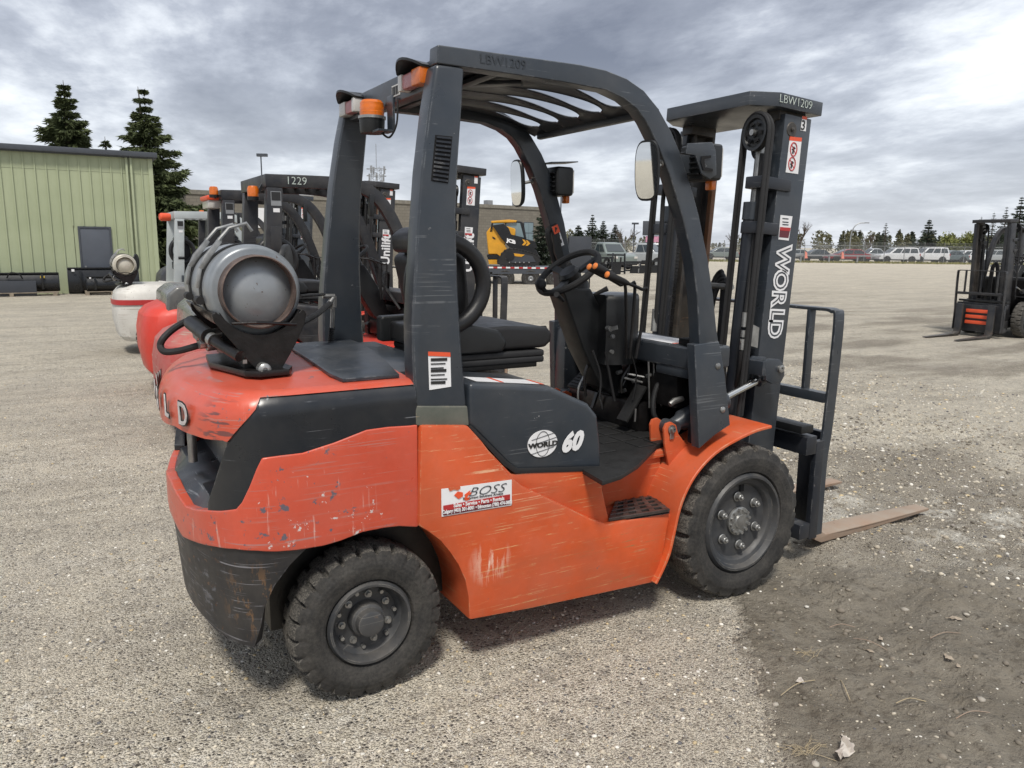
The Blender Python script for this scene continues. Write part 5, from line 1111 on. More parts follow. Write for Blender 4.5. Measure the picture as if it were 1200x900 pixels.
def spruce(loc, H, R_, seed, label, n=7000, mat='needle', ragged=.35, group=None, cat='spruce tree', bare=0.05, lean=0, fine=1.0):
    r = np.random.RandomState(seed); root = empty('spruce_tree', loc, 0, label, cat, group)
    q = MB(); q.tube([(0, 0, 0), (0, 0, H*.5), (lean, 0, H)], [R_*.07, R_*.045, .01], 7); q.build('trunk', M['bark'], root)
    lv = int(16+H*1.2); tris = []; sh = []; per = max(6, n//(lv*8))
    for i in range(lv):
        t = (i+r.rand()*.6)/lv; z0 = H*(bare+(1-bare)*t); rl = R_*(1-t)**1.05*(.84+.34*sin(i*2.4+seed))+.02*R_
        nb = max(5, int(10-3*t))
        for b in range(nb):
            a = 2*pi*(b+r.rand()*.8)/nb; L_ = rl*(1-ragged*r.rand()); dz = -L_*r.uniform(.15, .45); tip = r.uniform(.08, .20)*L_; clump = r.rand()
            m = int(per*(.55+L_/R_))
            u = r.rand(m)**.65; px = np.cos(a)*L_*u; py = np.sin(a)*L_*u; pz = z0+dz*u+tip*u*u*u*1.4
            w = .20*L_*(1-.55*u)+.006*R_; off = r.uniform(-1, 1, (m, 3))*np.stack([w, w, w*.45], 1); c = np.stack([px, py, pz], 1)+off; c[:, 2] -= np.abs(r.randn(m))*.05*R_*(1-t*.8)
            s = fine*R_*r.uniform(.045, .10, m)*(.45+.75*(1-t)); d = np.stack([np.cos(a)+r.uniform(-.7, .7, m), np.sin(a)+r.uniform(-.7, .7, m), r.uniform(-.8, .25, m)], 1); d /= np.linalg.norm(d, axis=1)[:, None]
            e = np.cross(d, r.randn(m, 3)); e /= np.linalg.norm(e, axis=1)[:, None]
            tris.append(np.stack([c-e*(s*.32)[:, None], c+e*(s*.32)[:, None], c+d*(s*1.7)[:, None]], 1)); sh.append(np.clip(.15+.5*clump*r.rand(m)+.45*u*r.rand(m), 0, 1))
    T_ = np.concatenate(tris); trimesh('crown', T_, np.concatenate(sh), M[mat], root); return root
def leafy(loc, H, R_, seed, label, n=2500, mat='spring', cat='tree', group=None, twig=False):
    r = np.random.RandomState(seed); root = empty('bare_tree' if twig else 'leafy_tree', loc, 0, label, cat, group); q = MB(); rr = random.Random(seed); ends = []
    def grow(p, d, L_, rad_, k):
        e = p+d*L_; q.tube([p, p.lerp(e, .5)+Vector((rr.uniform(-.03, .03)*L_, rr.uniform(-.03, .03)*L_, 0)), e], [rad_, rad_*.8, rad_*.6], 5 if k < 2 else 3)
        if k >= (5 if twig else 3): ends.append(e); return
        for i in range(3 if k < 4 else 2):
            nd = (d+Vector((rr.uniform(-.75, .75), rr.uniform(-.75, .75), rr.uniform(-.1, .5)))).normalized(); grow(e if i else p.lerp(e, .75), nd, L_*rr.uniform(.58, .8), rad_*.58, k+1)
    grow(Vector((0, 0, 0)), Vector((0, 0, 1)), H*.30, R_*.05, 0); q.build('trunk', M['bark'], root, fix=False)
    if not twig:
        E_ = np.array([tuple(e) for e in ends]); k = r.randint(0, len(E_), n); c = E_[k]+r.randn(n, 3)*R_*.16; s = R_*r.uniform(.05, .11, n); d = r.randn(n, 3); d /= np.linalg.norm(d, axis=1)[:, None]; e = np.cross(d, r.randn(n, 3)); e /= np.linalg.norm(e, axis=1)[:, None]
        trimesh('crown', np.stack([c-e*(s*.5)[:, None], c+e*(s*.5)[:, None], c+d*s[:, None]], 1), np.clip(.2+.5*r.rand(n)+.3*np.sin(k), 0, 1), M[mat], root)
    return root
def topz(px, py, D): return at(px, py, D).z
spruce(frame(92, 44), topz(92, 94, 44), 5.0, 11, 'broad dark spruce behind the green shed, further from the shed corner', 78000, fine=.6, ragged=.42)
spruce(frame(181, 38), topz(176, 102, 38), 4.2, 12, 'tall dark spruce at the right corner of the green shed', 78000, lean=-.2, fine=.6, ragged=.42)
spruce(frame(134, 46), topz(134, 160, 46), 3.4, 13, 'lower spruce with only its tip above the shed roof, between two taller spruces', 7000)
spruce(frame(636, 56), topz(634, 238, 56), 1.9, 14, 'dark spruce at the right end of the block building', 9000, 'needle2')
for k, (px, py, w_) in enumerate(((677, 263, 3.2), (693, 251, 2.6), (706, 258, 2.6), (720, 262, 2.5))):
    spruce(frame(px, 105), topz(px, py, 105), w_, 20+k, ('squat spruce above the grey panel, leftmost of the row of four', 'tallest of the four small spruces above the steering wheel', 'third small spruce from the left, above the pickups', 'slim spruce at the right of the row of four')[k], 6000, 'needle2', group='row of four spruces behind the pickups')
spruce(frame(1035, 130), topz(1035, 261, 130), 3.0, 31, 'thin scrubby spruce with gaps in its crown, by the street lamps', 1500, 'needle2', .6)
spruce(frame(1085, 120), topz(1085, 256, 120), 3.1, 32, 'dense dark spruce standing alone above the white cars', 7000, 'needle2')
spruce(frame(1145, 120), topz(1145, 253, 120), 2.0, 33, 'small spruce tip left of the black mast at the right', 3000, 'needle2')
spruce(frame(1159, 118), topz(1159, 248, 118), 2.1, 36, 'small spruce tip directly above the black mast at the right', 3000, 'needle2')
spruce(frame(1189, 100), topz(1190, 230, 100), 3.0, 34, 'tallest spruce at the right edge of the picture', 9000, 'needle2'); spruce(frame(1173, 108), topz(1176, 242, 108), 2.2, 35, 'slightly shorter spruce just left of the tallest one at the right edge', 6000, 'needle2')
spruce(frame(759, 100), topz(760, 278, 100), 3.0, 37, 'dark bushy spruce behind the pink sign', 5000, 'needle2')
leafy(frame(731, 95), topz(731, 262, 95), 3.0, 41, 'bare tree with pale twigs beside the lamp pole', twig=True, cat='bare tree')
leafy(frame(936, 110), topz(938, 246, 110), 5.0, 42, 'bare spreading tree just right of the orange forklift mast', twig=True, cat='bare tree')
leafy(frame(862, 110), topz(862, 262, 110), 4.0, 45, 'bare tree seen through the mast of the orange forklift', twig=True, cat='bare tree')
leafy(frame(1017, 115), topz(1017, 268, 115), 3.2, 43, 'brownish bare tree between the street lamps and the scrubby spruce', twig=True, cat='bare tree')
leafy(frame(1108, 125), topz(1108, 276, 125), 3.4, 44, 'pale yellow-green bushy tree right of the lone dark spruce', 2600)
leafy(frame(1132, 122), topz(1134, 273, 122), 3.0, 46, 'yellow-green tree beside the black mast at the right', 2600)
leafy(frame(478, 75), topz(478, 231, 75), 2.6, 47, 'bare twiggy tree top over the block building roof', twig=True, cat='bare tree')
# distant wood: one mass of conical crowns
r_ = np.random.RandomState(77); tr = []; sh = []
for k in range(620):
    px = r_.uniform(-250, 1700); D = r_.uniform(190, 260); top = 291-(12+6*sin(px*.021)+ (6 if px > 1045 else 0) + r_.uniform(-6, 4)); b_ = at(px, 300, D); H = max(2.5, at(px, top, D).z); R_ = H*r_.uniform(.22, .4); m = 130
    u = r_.rand(m)**.7; a = r_.rand(m)*2*pi; con = r_.rand() < .6; rad_ = R_*((1-u) if con else np.sqrt(np.maximum(0, 1-(2*u-1)**2))*.9)*r_.uniform(.5, 1.05, m); c = np.stack([b_.x+np.cos(a)*rad_, b_.y+np.sin(a)*rad_, H*u], 1); s = H*.09
    d = r_.randn(m, 3); d /= np.linalg.norm(d, axis=1)[:, None]; e = np.cross(d, r_.randn(m, 3)); e /= np.linalg.norm(e, axis=1)[:, None]; tr.append(np.stack([c-e*s*.6, c+e*s*.6, c+d*s*1.2], 1)); sh.append(np.full(m, r_.rand()*.9 if con else .9)+r_.rand(m)*.1)
o = trimesh('distant_wood', np.concatenate(tr), np.clip(np.concatenate(sh), 0, 1), leaf_mat('distant_wood', (.035, .047, .036), (.14, .135, .08))); tag(o, 'low distant wood along the horizon', 'wood', kind='stuff')

# ------------------------------------------------------------------ green shed
def metal_panel_mat():
    t = NT('sage_green_metal_cladding'); c = t.mix(t.ramp(t.noise(.8, 5, .6), .35, .65), (.315, .355, .225), (.36, .40, .26)); c = t.mix(t.ramp(t.noise(3, 6, .6, t.obj(scale=(6, 6, .4))), .5, .8, 0, .25), c, (.23, .25, .175)); t.col(c); t.rough(.5); return t.m
M['clad'] = metal_panel_mat(); M['trim'] = simple('charcoal_trim', (.055, .062, .075), .5, var=.1); M['door'] = simple('slate_door_paint', (.075, .085, .105), .5, var=.12, sc=2)
gb = empty('metal_shed', (0, 0, 0), 0, 'sage green ribbed metal shed with charcoal roof trim and grey door', 'shed')
GY = 23.3; gxr = .06; pw = .275; k = 0; x = gxr
while x > -9:
    x0 = max(x-pw, -9); 
    dr = (x0 < -1.22 and x > -2.02)
    if not (x0 >= -2.06 and x <= -1.17):
        MB().box(x0+.014, x-.002, GY, GY+.05, .0, 3.52).build('wall_panel', M['clad'], gb)
    else: MB().box(x0+.014, x-.002, GY, GY+.05, 1.95, 3.52).build('wall_panel', M['clad'], gb)
    MB().box(x0+.014, x-.002, GY-.006, GY+.05, 3.525, 4.0).build('wall_panel', M['clad'], gb)
    if not dr: MB().box(x0-.016, x0+.016, GY-.035, GY+.04, .0, 4.0).build('wall_rib', M['clad'], gb)
    else: MB().box(x0-.016, x0+.016, GY-.035, GY+.04, 1.96, 4.0).build('wall_rib', M['clad'], gb)
    x -= pw
MB().box(-9, gxr, GY+.06, GY+13, 0, 3.98).build('shed_body', M['clad'], gb)
MB().box(-9.2, gxr+.14, GY-.16, GY+13.2, 3.97, 4.13).build('roof', M['trim'], gb, bevel=.02)
MB().box(-9.2, gxr+.16, GY-.24, GY-.16, 4.0, 4.15).build('gutter', M['trim'], gb, bevel=.02)
for xx in (-.62, -.50): MB().box(xx-.03, xx+.03, GY-.10, GY-.036, 0, 3.98).build('downpipe', M['clad'], gb, bevel=.01)
MB().box(-.03, gxr+.03, GY-.05, GY+.3, 0, 3.98).build('corner_trim', M['clad'], gb)
dm = MB().box(-1.98, -1.21, GY-.02, GY+.04, .04, 1.90).build('door', M['door'], gb, bevel=.005)
MB().cyl((-1.90, GY-.06, .62), (-1.90, GY-.02, .62), .035, n=12).build('door_handle', M['zinc'], dm); MB().cyl((-1.90, GY-.05, .78), (-1.90, GY-.02, .78), .028, n=12).build('door_lock', M['zinc'], dm)
for (a, b, c0_, c1_) in ((-2.03, -1.98, 0, 1.95), (-1.21, -1.16, 0, 1.95), (-1.98, -1.21, 1.90, 1.95)): MB().box(a, b, GY-.04, GY+.05, c0_, c1_).build('door_frame', M['trim'], gb)
settle(gb, (-4.5, GY, 0))
# loader buckets on pallets along its wall
M['gloss'] = simple('gloss_black_steel', (.010, .011, .013), .3, var=.3, sc=2); M['gplate'] = simple('charcoal_steel', (.040, .045, .055), .45, var=.12, sc=2); M['wood'] = simple('weathered_pallet_wood', (.24, .20, .15), .85, var=.3, sc=8)
def bucket(x0, x1, y, z0, H, lab, col='gloss', plate=None, hoses=True, stick='white'):
    r = empty('loader_bucket', ((x0+x1)/2, y, z0), 0, lab, 'bucket'); w = (x1-x0)/2
    q = MB(); pr = smoothline([(0, 0, 0), (-.10, 0, H*.15), (-.12, 0, H*.5), (-.05, 0, H*.85), (.0, 0, H)], 4); q.grid([[(sx*w, p.x*1.0+.05, p.z) for sx in (-1, 0, 1)] for p in pr]); q.build('bucket_shell', M[col], r, solid=.02)
    for s in (-1, 1): MB().prism([(s*w, .05, 0), (s*w, -.08, H*.15), (s*w, -.09, H*.5), (s*w, -.02, H*.9), (s*w, .06, H), (s*w, .45, .1)], (s*.02, 0, 0)).build('side_plate', M[col], r)
    MB().box(-w, w, -.02, .06, H-.03, H+.01).build('top_edge', M[col], r, bevel=.004)
    for s in (-.33, .30): MB().box(s*w*2-.03, s*w*2+.03, -.13, -.05, H*.1, H*.92).build('mount_rib', M[col], r, bevel=.004)
    MB().box(-w*.55, w*.55, -.12, -.07, H*.35, H*.42).build('mount_bar', M[col], r)
    if hoses: MB().tube(smoothline([(-.25*w, -.10, H*.75), (-.15*w, -.18, H*1.02), (.05*w, -.18, H*.95), (.12*w, -.12, H*.7)], 5), .018, 6).build('hose', M['rub'], r)
    MB().box(w*.55, w*.66, -.105, -.10, H*.72, H*.84).build('sticker', M[stick], r); MB().box(-w*.9, -w*.82, -.105, -.10, H*.86, H*.95).build('sticker', M['white'], r)
    return r
def pallet(x0, x1, y, lab):
    r = empty('pallet', ((x0+x1)/2, y, 0), 0, lab, 'pallet', 'pallets along the green shed'); w = (x1-x0)/2
    for k in range(5): MB().box(-w, w, -.4+k*.18, -.4+k*.18+.10, .085, .105).build('deck_board', M['wood'], r)
    for s in (-1, 0, 1): MB().box(s*w*.92-.05, s*w*.92+.05, -.4, .42, 0, .085).build('stringer', M['wood'], r)
M['yellowlab'] = simple('yellow_label', (.65, .45, .05), .5)
pallet(-4.9, -2.65, 22.7, 'low wooden pallet under the left pair of black buckets'); pallet(-2.0, -.6, 22.6, 'low wooden pallet under the ribbed black box bucket')
bucket(-4.6, -2.63, 22.75, .11, .52, 'wide black loader bucket with yellow sticker against the shed, left of its door', stick='yellowlab')
r = empty('steel_plate', (-3.9, 22.35, 0), 0, 'flat charcoal steel plate standing in front of the leftmost black bucket', 'steel plate'); MB().box(-.8, .72, 0, .03, .02, .42).build('plate', M['gplate'], r, bevel=.004); MB().box(-.8, .72, .03, .10, .38, .42).build('plate_flange', M['gplate'], r)
bucket(-2.38, -.55, 22.9, .02, .74, 'tall wide black bucket standing under the grey shed door', hoses=False)
b2 = bucket(-1.93, -.75, 22.35, .11, .42, 'small black box bucket on a pallet in front of the tall bucket', col='gloss')
# ------------------------------------------------------------------ block building and things beyond
def block_mat():
    t = NT('tan_concrete_block'); br = t.n('ShaderNodeTexBrick'); br.inputs['Scale'].default_value = 1.0; br.inputs['Mortar Size'].default_value = .012; br.inputs['Brick Width'].default_value = .4; br.inputs['Row Height'].default_value = .2
    m = t.n('ShaderNodeMapping'); t.L(t.obj(), m.inputs[0]); m.inputs['Rotation'].default_value = (pi/2, 0, 0); t.L(m.outputs[0], br.inputs['Vector']); br.inputs['Color1'].default_value = (.205, .185, .150, 1); br.inputs['Color2'].default_value = (.165, .148, .120, 1); br.inputs['Mortar'].default_value = (.13, .12, .10, 1)
    t.col(t.mix(t.ramp(t.noise(.35, 5), .3, .7, 0, .3), br.outputs[0], (.14, .128, .108))); t.rough(.9); return t.m
M['block'] = block_mat(); M['winglass'] = glass('pale_window_glass', (.16, .22, .24), .1); M['galv'] = simple('galvanised_steel', (.30, .31, .32), .5, .5, var=.15)
A = at(222, 300, 46); B = at(640, 300, 63); A.z = B.z = 0; L_ = (B-A).length; ang_ = atan2(B.y-A.y, B.x-A.x); HB = topz(640, 243, 63)
bb = empty('block_building', A, ang_, 'long tan concrete block building with flat parapet behind the forklifts', 'building')
MB().box(0, L_, 0, 14, 0, HB-.25).build('wall', M['block'], bb); MB().box(-.06, L_+.06, -.06, 14.1, HB-.25, HB).build('parapet', simple('parapet_band', (.20, .185, .155), .8), bb)
def bfrac(px):
    n_ = (B-A).cross(Vector((0, 0, 1))).normalized(); p = hit(px, 250, n_, n_.dot(A)); return (p-A).length/L_
for fx in (bfrac(369), bfrac(383), bfrac(430), bfrac(610)):
    w0 = L_*fx; wn_ = MB().box(w0, w0+1.0, -.03, .02, HB-2.9, HB-1.2).build('window', M['trim'], bb)
    for i in range(2):
        for j in range(2): MB().box(w0+.06+i*.45, w0+.49+i*.45, -.045, -.032, HB-2.84+j*.82, HB-2.08+j*.82).build('pane', M['winglass'], wn_)
for fx in (.80, .90): MB().box(L_*fx, L_*fx+.5, .5, 1.0, HB, HB+.35).build('roof_vent', M['galv'], bb)
MB().box(L_*bfrac(240), L_*bfrac(240)+3.6, -.04, 0, HB-2.1, HB-.9).build('white_fascia', M['white'], bb)
# lattice mast with antennas
c = frame(443, 85); tz = topz(443, 196, 85); bz = topz(443, 290, 85)
r = empty('antenna_mast', c, BRZ, 'lattice antenna mast with dishes and panels on the skyline above the cab', 'antenna mast')
q = MB(); w = .45
for sx in (-w, w):
    for sy in (-w, w): q.bar((sx, sy, 0), (sx, sy, tz), .05, .05)
for k in range(24):
    z0 = tz*k/24; z1 = tz*(k+1)/24; q.bar((-w, -w, z0), (w, -w, z1), .03, .03); q.bar((w, -w, z0), (-w, -w, z1), .03, .03); q.bar((w, -w, z0), (w, w, z1), .03, .03)
q.build('lattice', M['galv'], r, fix=False)
for k in range(9):
    a = k*.7; z = tz-.3-(k % 3)*.75; MB().box(.85*cos(a)-.1, .85*cos(a)+.1, .85*sin(a)-.05, .85*sin(a)+.05, z-.4, z+.4).build('antenna_panel', M['galv'], r)
MB().tube([(0, 0, tz-.2), (0, 0, tz+2.4)], .035, 5).build('whip_aerial', M['galv'], r)
for z in (tz-.9, tz-.2): MB().tube([(1.05*cos(a), 1.05*sin(a), z) for a in np.linspace(0, 2*pi, 12, endpoint=False)], .03, 4, True).build('ring_frame', M['galv'], r)
def pole(px, ytop, D, lab, arm=0, head=True, r_=.07):
    c = frame(px, D); tz = topz(px, ytop, D); r = empty('lamp_pole', c, BRZ, lab, 'lamp pole'); 
    if arm: MB().tube(smoothline([(0, 0, 0), (0, 0, tz*.6), (arm*.15, 0, tz*.85), (arm*.5, 0, tz*.98), (arm, 0, tz)], 5), r_, 6).build('pole', M['galv'], r); MB().box(arm-.1, arm+.6*math.copysign(1, arm), -.12, .12, tz-.06, tz+.08).build('lamp_head', M['galv'], r)
    else:
        MB().tube([(0, 0, 0), (0, 0, tz)], r_, 6).build('pole', M['trim'], r)
        if head: MB().box(-.3, .5, -.15, .15, tz-.1, tz+.12).build('lamp_head', M['trim'], r)
pole(311, 182, 62, 'thin pole with small head behind the block building', r_=.05); pole(656, 205, 40, 'thin tall pole behind the far cab pillar', head=False, r_=.035); pole(742, 262, 95, 'straight lamp pole with flat head left of the sign', r_=.09)
pole(995, 261, 120, 'tall street lamp with curved arm above the red car', 2.0, r_=.08); pole(1011, 270, 150, 'smaller curved street lamp right of the taller one', -1.8, r_=.07)
# roadside sign
c = frame(766, 92); r = empty('roadside_sign', c, BRZ, 'roadside sign with dark upper box and pink lower panel', 'sign'); m_ = 92/900
z = lambda y: topz(766, y, 92)
MB().box(-1.35, 2.4, 0, .5, z(276), z(259)).build('sign_box', M['trim'], r, bevel=.03); MB().box(-1.0, 2.4, .1, .3, z(284), z(276.6)).build('pink_panel', simple('pink_panel', (.55, .25, .36), .5), r)
for k, (x, cc) in enumerate(((-.75, (.55, .6, .65)), (-.2, (.07, .18, .42)), (.35, (.6, .62, .6)))): MB().box(x, x+.42, -.03, 0, z(273), z(264)).build('sign_tile', simple('sign_tile_%d' % k, cc, .5), r)
for x in (-.8, 1.8): MB().box(x, x+.15, .1, .25, 0, z(284)).build('sign_post', M['trim'], r)

# ------------------------------------------------------------------ fence with parked cars behind
FD = 84
fp0 = at(545, 300, FD); fp1 = at(1300, 300, FD); fp0.z = fp1.z = 0; d = (fp1-fp0).normalized(); FL_ = (fp1-fp0).length; fa = atan2(d.y, d.x); fz = topz(1000, 288, FD)
fence = empty('chain_link_fence', fp0, fa, 'grey chain-link fence with barbed top along the far side of the yard', 'fence')
nx = int(FL_/2.15)
for k in range(nx+1):
    q = MB(); q.tube([(k*2.15, 0, 0), (k*2.15, 0, fz)], .035, 5); q.bar((k*2.15, 0, fz), (k*2.15-.18, -.25, fz+.42), .05, .05); q.build('fence_post', M['galv'], fence)
for z_ in (fz, .08): MB().tube([(0, -.04, z_), (FL_, -.04, z_)], .024, 4).build('fence_rail', M['galv'], fence)
for k in range(3): MB().tube([(0, -.08-.07*k, fz+.12+.12*k), (FL_, -.08-.07*k, fz+.12+.12*k)], .009, 3).build('barbed_wire', M['galv'], fence)
q = MB(); 
sx = 0.0
while sx < FL_-fz: q.bar((sx, .02, .05), (sx+fz, .02, fz), .011, .011); q.bar((sx+fz, .035, .05), (sx, .035, fz), .011, .011); sx += .16
tag(q.build('mesh_wire', M['galv'], fence, fix=False), kind='stuff')
gr = empty('guard_rail', at(905, 300, FD-1.5)*1, fa, 'low pale steel guard rail in front of the fence', 'guard rail'); gr.location.z = 0
zr = topz(960, 299.5, FD-1.5); MB().box(0, 11.5, -.04, .02, zr-.05, zr+.09).build('rail', M['galv'], gr)
for k in range(4): MB().box(k*3, k*3+.14, .02, .14, 0, zr+.05).build('rail_post', M['galv'], gr)
M['pink'] = simple('faded_pink_cloth', (.70, .25, .20), .7)
for px, lab in ((943, 'pink marker flag on the guard rail, the left one'), (986, 'pink marker flag on the guard rail, beside the red car')):
    c = at(px, 300, FD-2); c.z = 0; r = empty('marker_flag', c, fa, lab, 'flag'); MB().bar((0, 0, 0), (0, 0, zr+.5), .03, .03).build('stake', M['wood'], r); q = MB(); q.grid([[(-.02, 0, zr+.48), (.25, .05, zr+.30)], [(0, 0, zr+.1), (.30, .08, zr-.02)], [(.05, 0, zr-.3), (.36, .05, zr-.28)]]); q.build('flag_cloth', M['pink'], r, solid=.01)
r_ = np.random.RandomState(9); n = 9000; u = r_.rand(n)*FL_; v = r_.randn(n)*.9; P0 = np.array(fp0); dd = np.array(d); pp = np.array([-d.y, d.x, 0]); c = P0+u[:, None]*dd+v[:, None]*pp; s = r_.uniform(.05, .22, n); T_ = np.stack([c-dd*.05, c+dd*.05, c+np.stack([r_.randn(n)*.05, r_.randn(n)*.05, s*1.3], 1)], 1)
tag(trimesh('grass', T_, r_.rand(n), leaf_mat('verge_grass', (.10, .11, .04), (.30, .27, .14))), 'rough grass strip along the foot of the fence', 'grass', kind='stuff')

def carpaint(name, c, rough=.3): 
    t = NT(name); t.col(t.mix(t.ramp(t.noise(1.5, 3), .3, .7), dim(c, .92), dim(c, 1.05))); t.rough(rough); t.b.inputs['Coat Weight'].default_value = .5; return t.m
CP = {'white': carpaint('white_car_paint', (.70, .71, .72)), 'red': carpaint('dark_red_car_paint', (.22, .015, .02)), 'silver': carpaint('silver_car_paint', (.34, .36, .37)), 'slate': carpaint('slate_car_paint', (.09, .12, .13)), 'charcoal': carpaint('charcoal_car_paint', (.04, .045, .05)), 'grey': carpaint('grey_green_car_paint', (.16, .19, .18))}
M['lamp'] = simple('red_tail_lamp', (.35, .02, .02), .3)
def car(px, D, L_, H, kind, col, lab, heading=0, cat=None):
    """side on: +x is the nose; W wide"""
    c = frame(px, D); r = empty('parked_car', c, BRZ+heading, lab, cat or ('suv' if kind == 'suv' else 'car'), 'vehicles parked behind the fence'); W = 1.8; h = H; l = L_/2
    if kind == 'suv': low = [(-l, .35), (-l-.02, .75), (-l+.02, h*.62), (l*.45, h*.60), (l*.92, h*.52), (l, h*.40), (l, .35)]; cab = [(-l+.05, h*.60), (-l+.22, h*.97), (-l+.7, h), (l*.15, h*.97), (l*.52, h*.59)]
    elif kind == 'pickup': low = [(-l, .45), (-l, h*.60), (l*.50, h*.60), (l*.92, h*.56), (l, h*.48), (l, .40)]; cab = [(-l*.05, h*.59), (.02, h*.98), (.12, h), (l*.30, h*.98), (l*.55, h*.59)]
    else: low = [(-l, .35), (-l-.02, h*.60), (-l+.3, h*.66), (l*.5, h*.62), (l*.93, h*.50), (l, h*.38), (l, .35)]; cab = [(-l+.45, h*.64), (-l+1.05, h*.97), (-.2, h), (l*.12, h*.96), (l*.55, h*.61)]
    for wx in (l*.62, -l*.60): 
        i = [k for k, p in enumerate(low)][-1]
    body = MB().prism([(x, -W/2, z) for x, z in low], (0, W, 0)).build('body', CP[col], r, bevel=.07, seg=3, ang=60)
    roof = MB(); n = len(cab); ins = .16; roof.rings([[(x, -W/2+.02+ins*((z-h*.6)/(h*.4)), z) for x, z in cab], [(x, W/2-.02-ins*((z-h*.6)/(h*.4)), z) for x, z in cab]]); rf = roof.build('cabin', CP[col], r, bevel=.04, seg=2, ang=60)
    xs_ = [p[0] for p in cab]; x0, x1 = xs_[0]+.25, xs_[-1]-.30
    zb, zt = h*.64, h*.92; nwin = 3 if kind == 'suv' else 2
    def edge(z, side):
        pts = cab[:2] if side < 0 else cab[-2:][::-1]
        (a, za), (b, zb_) = pts; t = min(max((z-za)/(zb_-za), 0), 1); return a+(b-a)*t
    for k in range(nwin):
        t0, t1 = k/nwin+.02, (k+1)/nwin-.02; f = lambda t, z: edge(z, -1)+.10+(edge(z, 1)-.10-edge(z, -1)-.10)*t
        for s in (-1, 1): yy = lambda z: s*(W/2-.02-ins*((z-h*.6)/(h*.4))+.012); MB().prism([(f(t0, zb), yy(zb), zb), (f(t1, zb), yy(zb), zb), (f(t1, zt), yy(zt), zt), (f(t0, zt), yy(zt), zt)], (0, s*.006, 0)).build('side_window', M['carglass'], rf)
    for s, nm in ((1, 'windscreen'), (-1, 'rear_window')):
        e0, e1 = edge(h*.66, s)+s*.035, edge(h*.93, s)+s*.035; MB().prism([(e0, -W/2+.2, h*.66), (e0, W/2-.2, h*.66), (e1, W/2-.3, h*.93), (e1, -W/2+.3, h*.93)], (s*.01, 0, 0)).build(nm, M['carglass'], rf)
    for wx in (l*.62, -l*.60):
        for s in (-1, 1):
            w_ = MB(); w_.lathe([(0, 0), (.2, .0), (.33, .01), (.35, .04), (.35, .2), (0, .2)], (0, -.0, 0), (0, 1, 0), 20); wo = w_.build('wheel', M['rub'], r); wo.location = (wx, s*(W/2-.08)-(.1 if s < 0 else .1)+(.0 if s < 0 else .02), .35)
            hb = MB(); hb.lathe([(0, -.012), (.2, -.006), (.21, .02)], (0, 0, 0), (0, 1, 0), 16); hb.build('hubcap', M['galv'], wo)
            ar = MB(); ar.prism([(wx+.43*cos(a), s*(W/2+.004), .35+.43*sin(a)) for a in np.linspace(0, pi, 12)], (0, -s*.05, 0)); ar.build('wheel_arch', M['rub'], r)
    for s in (-1, 1):
        MB().box(-l-.03, -l+.10, s*(W/2-.02)-.14, s*(W/2-.02)+.02, h*.46, h*.60).build('tail_light', M['lamp'], r, bevel=.01); MB().box(l-.14, l+.02, s*(W/2-.1)-.16, s*(W/2-.1)+.10, h*.40, h*.48).build('headlight', M['clearlens'], r, bevel=.01)
    MB().box(-l-.04, l+.04, -W/2-.005, W/2+.005, .28, .42).build('sill', M['rub'], r, bevel=.02)
    return r
car(992, 88, 4.7, 1.47, 'sedan', 'red', 'dark red sedan parked behind the fence', pi)
car(1050, 87, 4.5, 1.72, 'suv', 'white', 'white SUV behind the fence, second vehicle right of the red sedan', pi)
car(1087, 88, 4.1, 1.78, 'suv', 'white', 'white SUV with rear lamp visible, right of the other white SUV', pi)
car(1113, 90, 3.6, 1.45, 'sedan', 'slate', 'slate green small car right of the two white SUVs', pi)
car(1131, 91, 3.9, 1.5, 'suv', 'white', 'white car nearest the black mast at the right', pi)
car(1022, 90, 3.2, 1.6, 'sedan', 'silver', 'silver car nosing out between the red sedan and a white SUV', pi)
car(955, 91, 3.8, 1.4, 'sedan', 'charcoal', 'dark car left of the red sedan, behind the marker flags', pi)
car(932, 93, 3.8, 1.4, 'sedan', 'silver', 'silver car just right of the orange forklift mast', pi)
car(1160, 92, 4.2, 1.6, 'suv', 'silver', 'silver SUV hidden behind the black mast at the right', pi)
car(843, 93, 4.2, 1.5, 'sedan', 'grey', 'grey car seen through the orange forklift mast', pi)
car(709, 54, 5.0, 1.78, 'pickup', 'grey', 'grey green pickup facing left of the pale pickup, behind black attachments', radians(-62), 'pickup')
car(750, 56, 5.4, 1.78, 'pickup', 'silver', 'pale silver pickup with canopy behind black attachments', radians(-30), 'pickup')
car(786, 66, 4.6, 1.8, 'suv', 'white', 'white vehicle beyond the pickups beside the cab hose', radians(-20))
car(647, 60, 4.4, 1.75, 'suv', 'white', 'white vehicle partly behind the far cab pillar', radians(10))
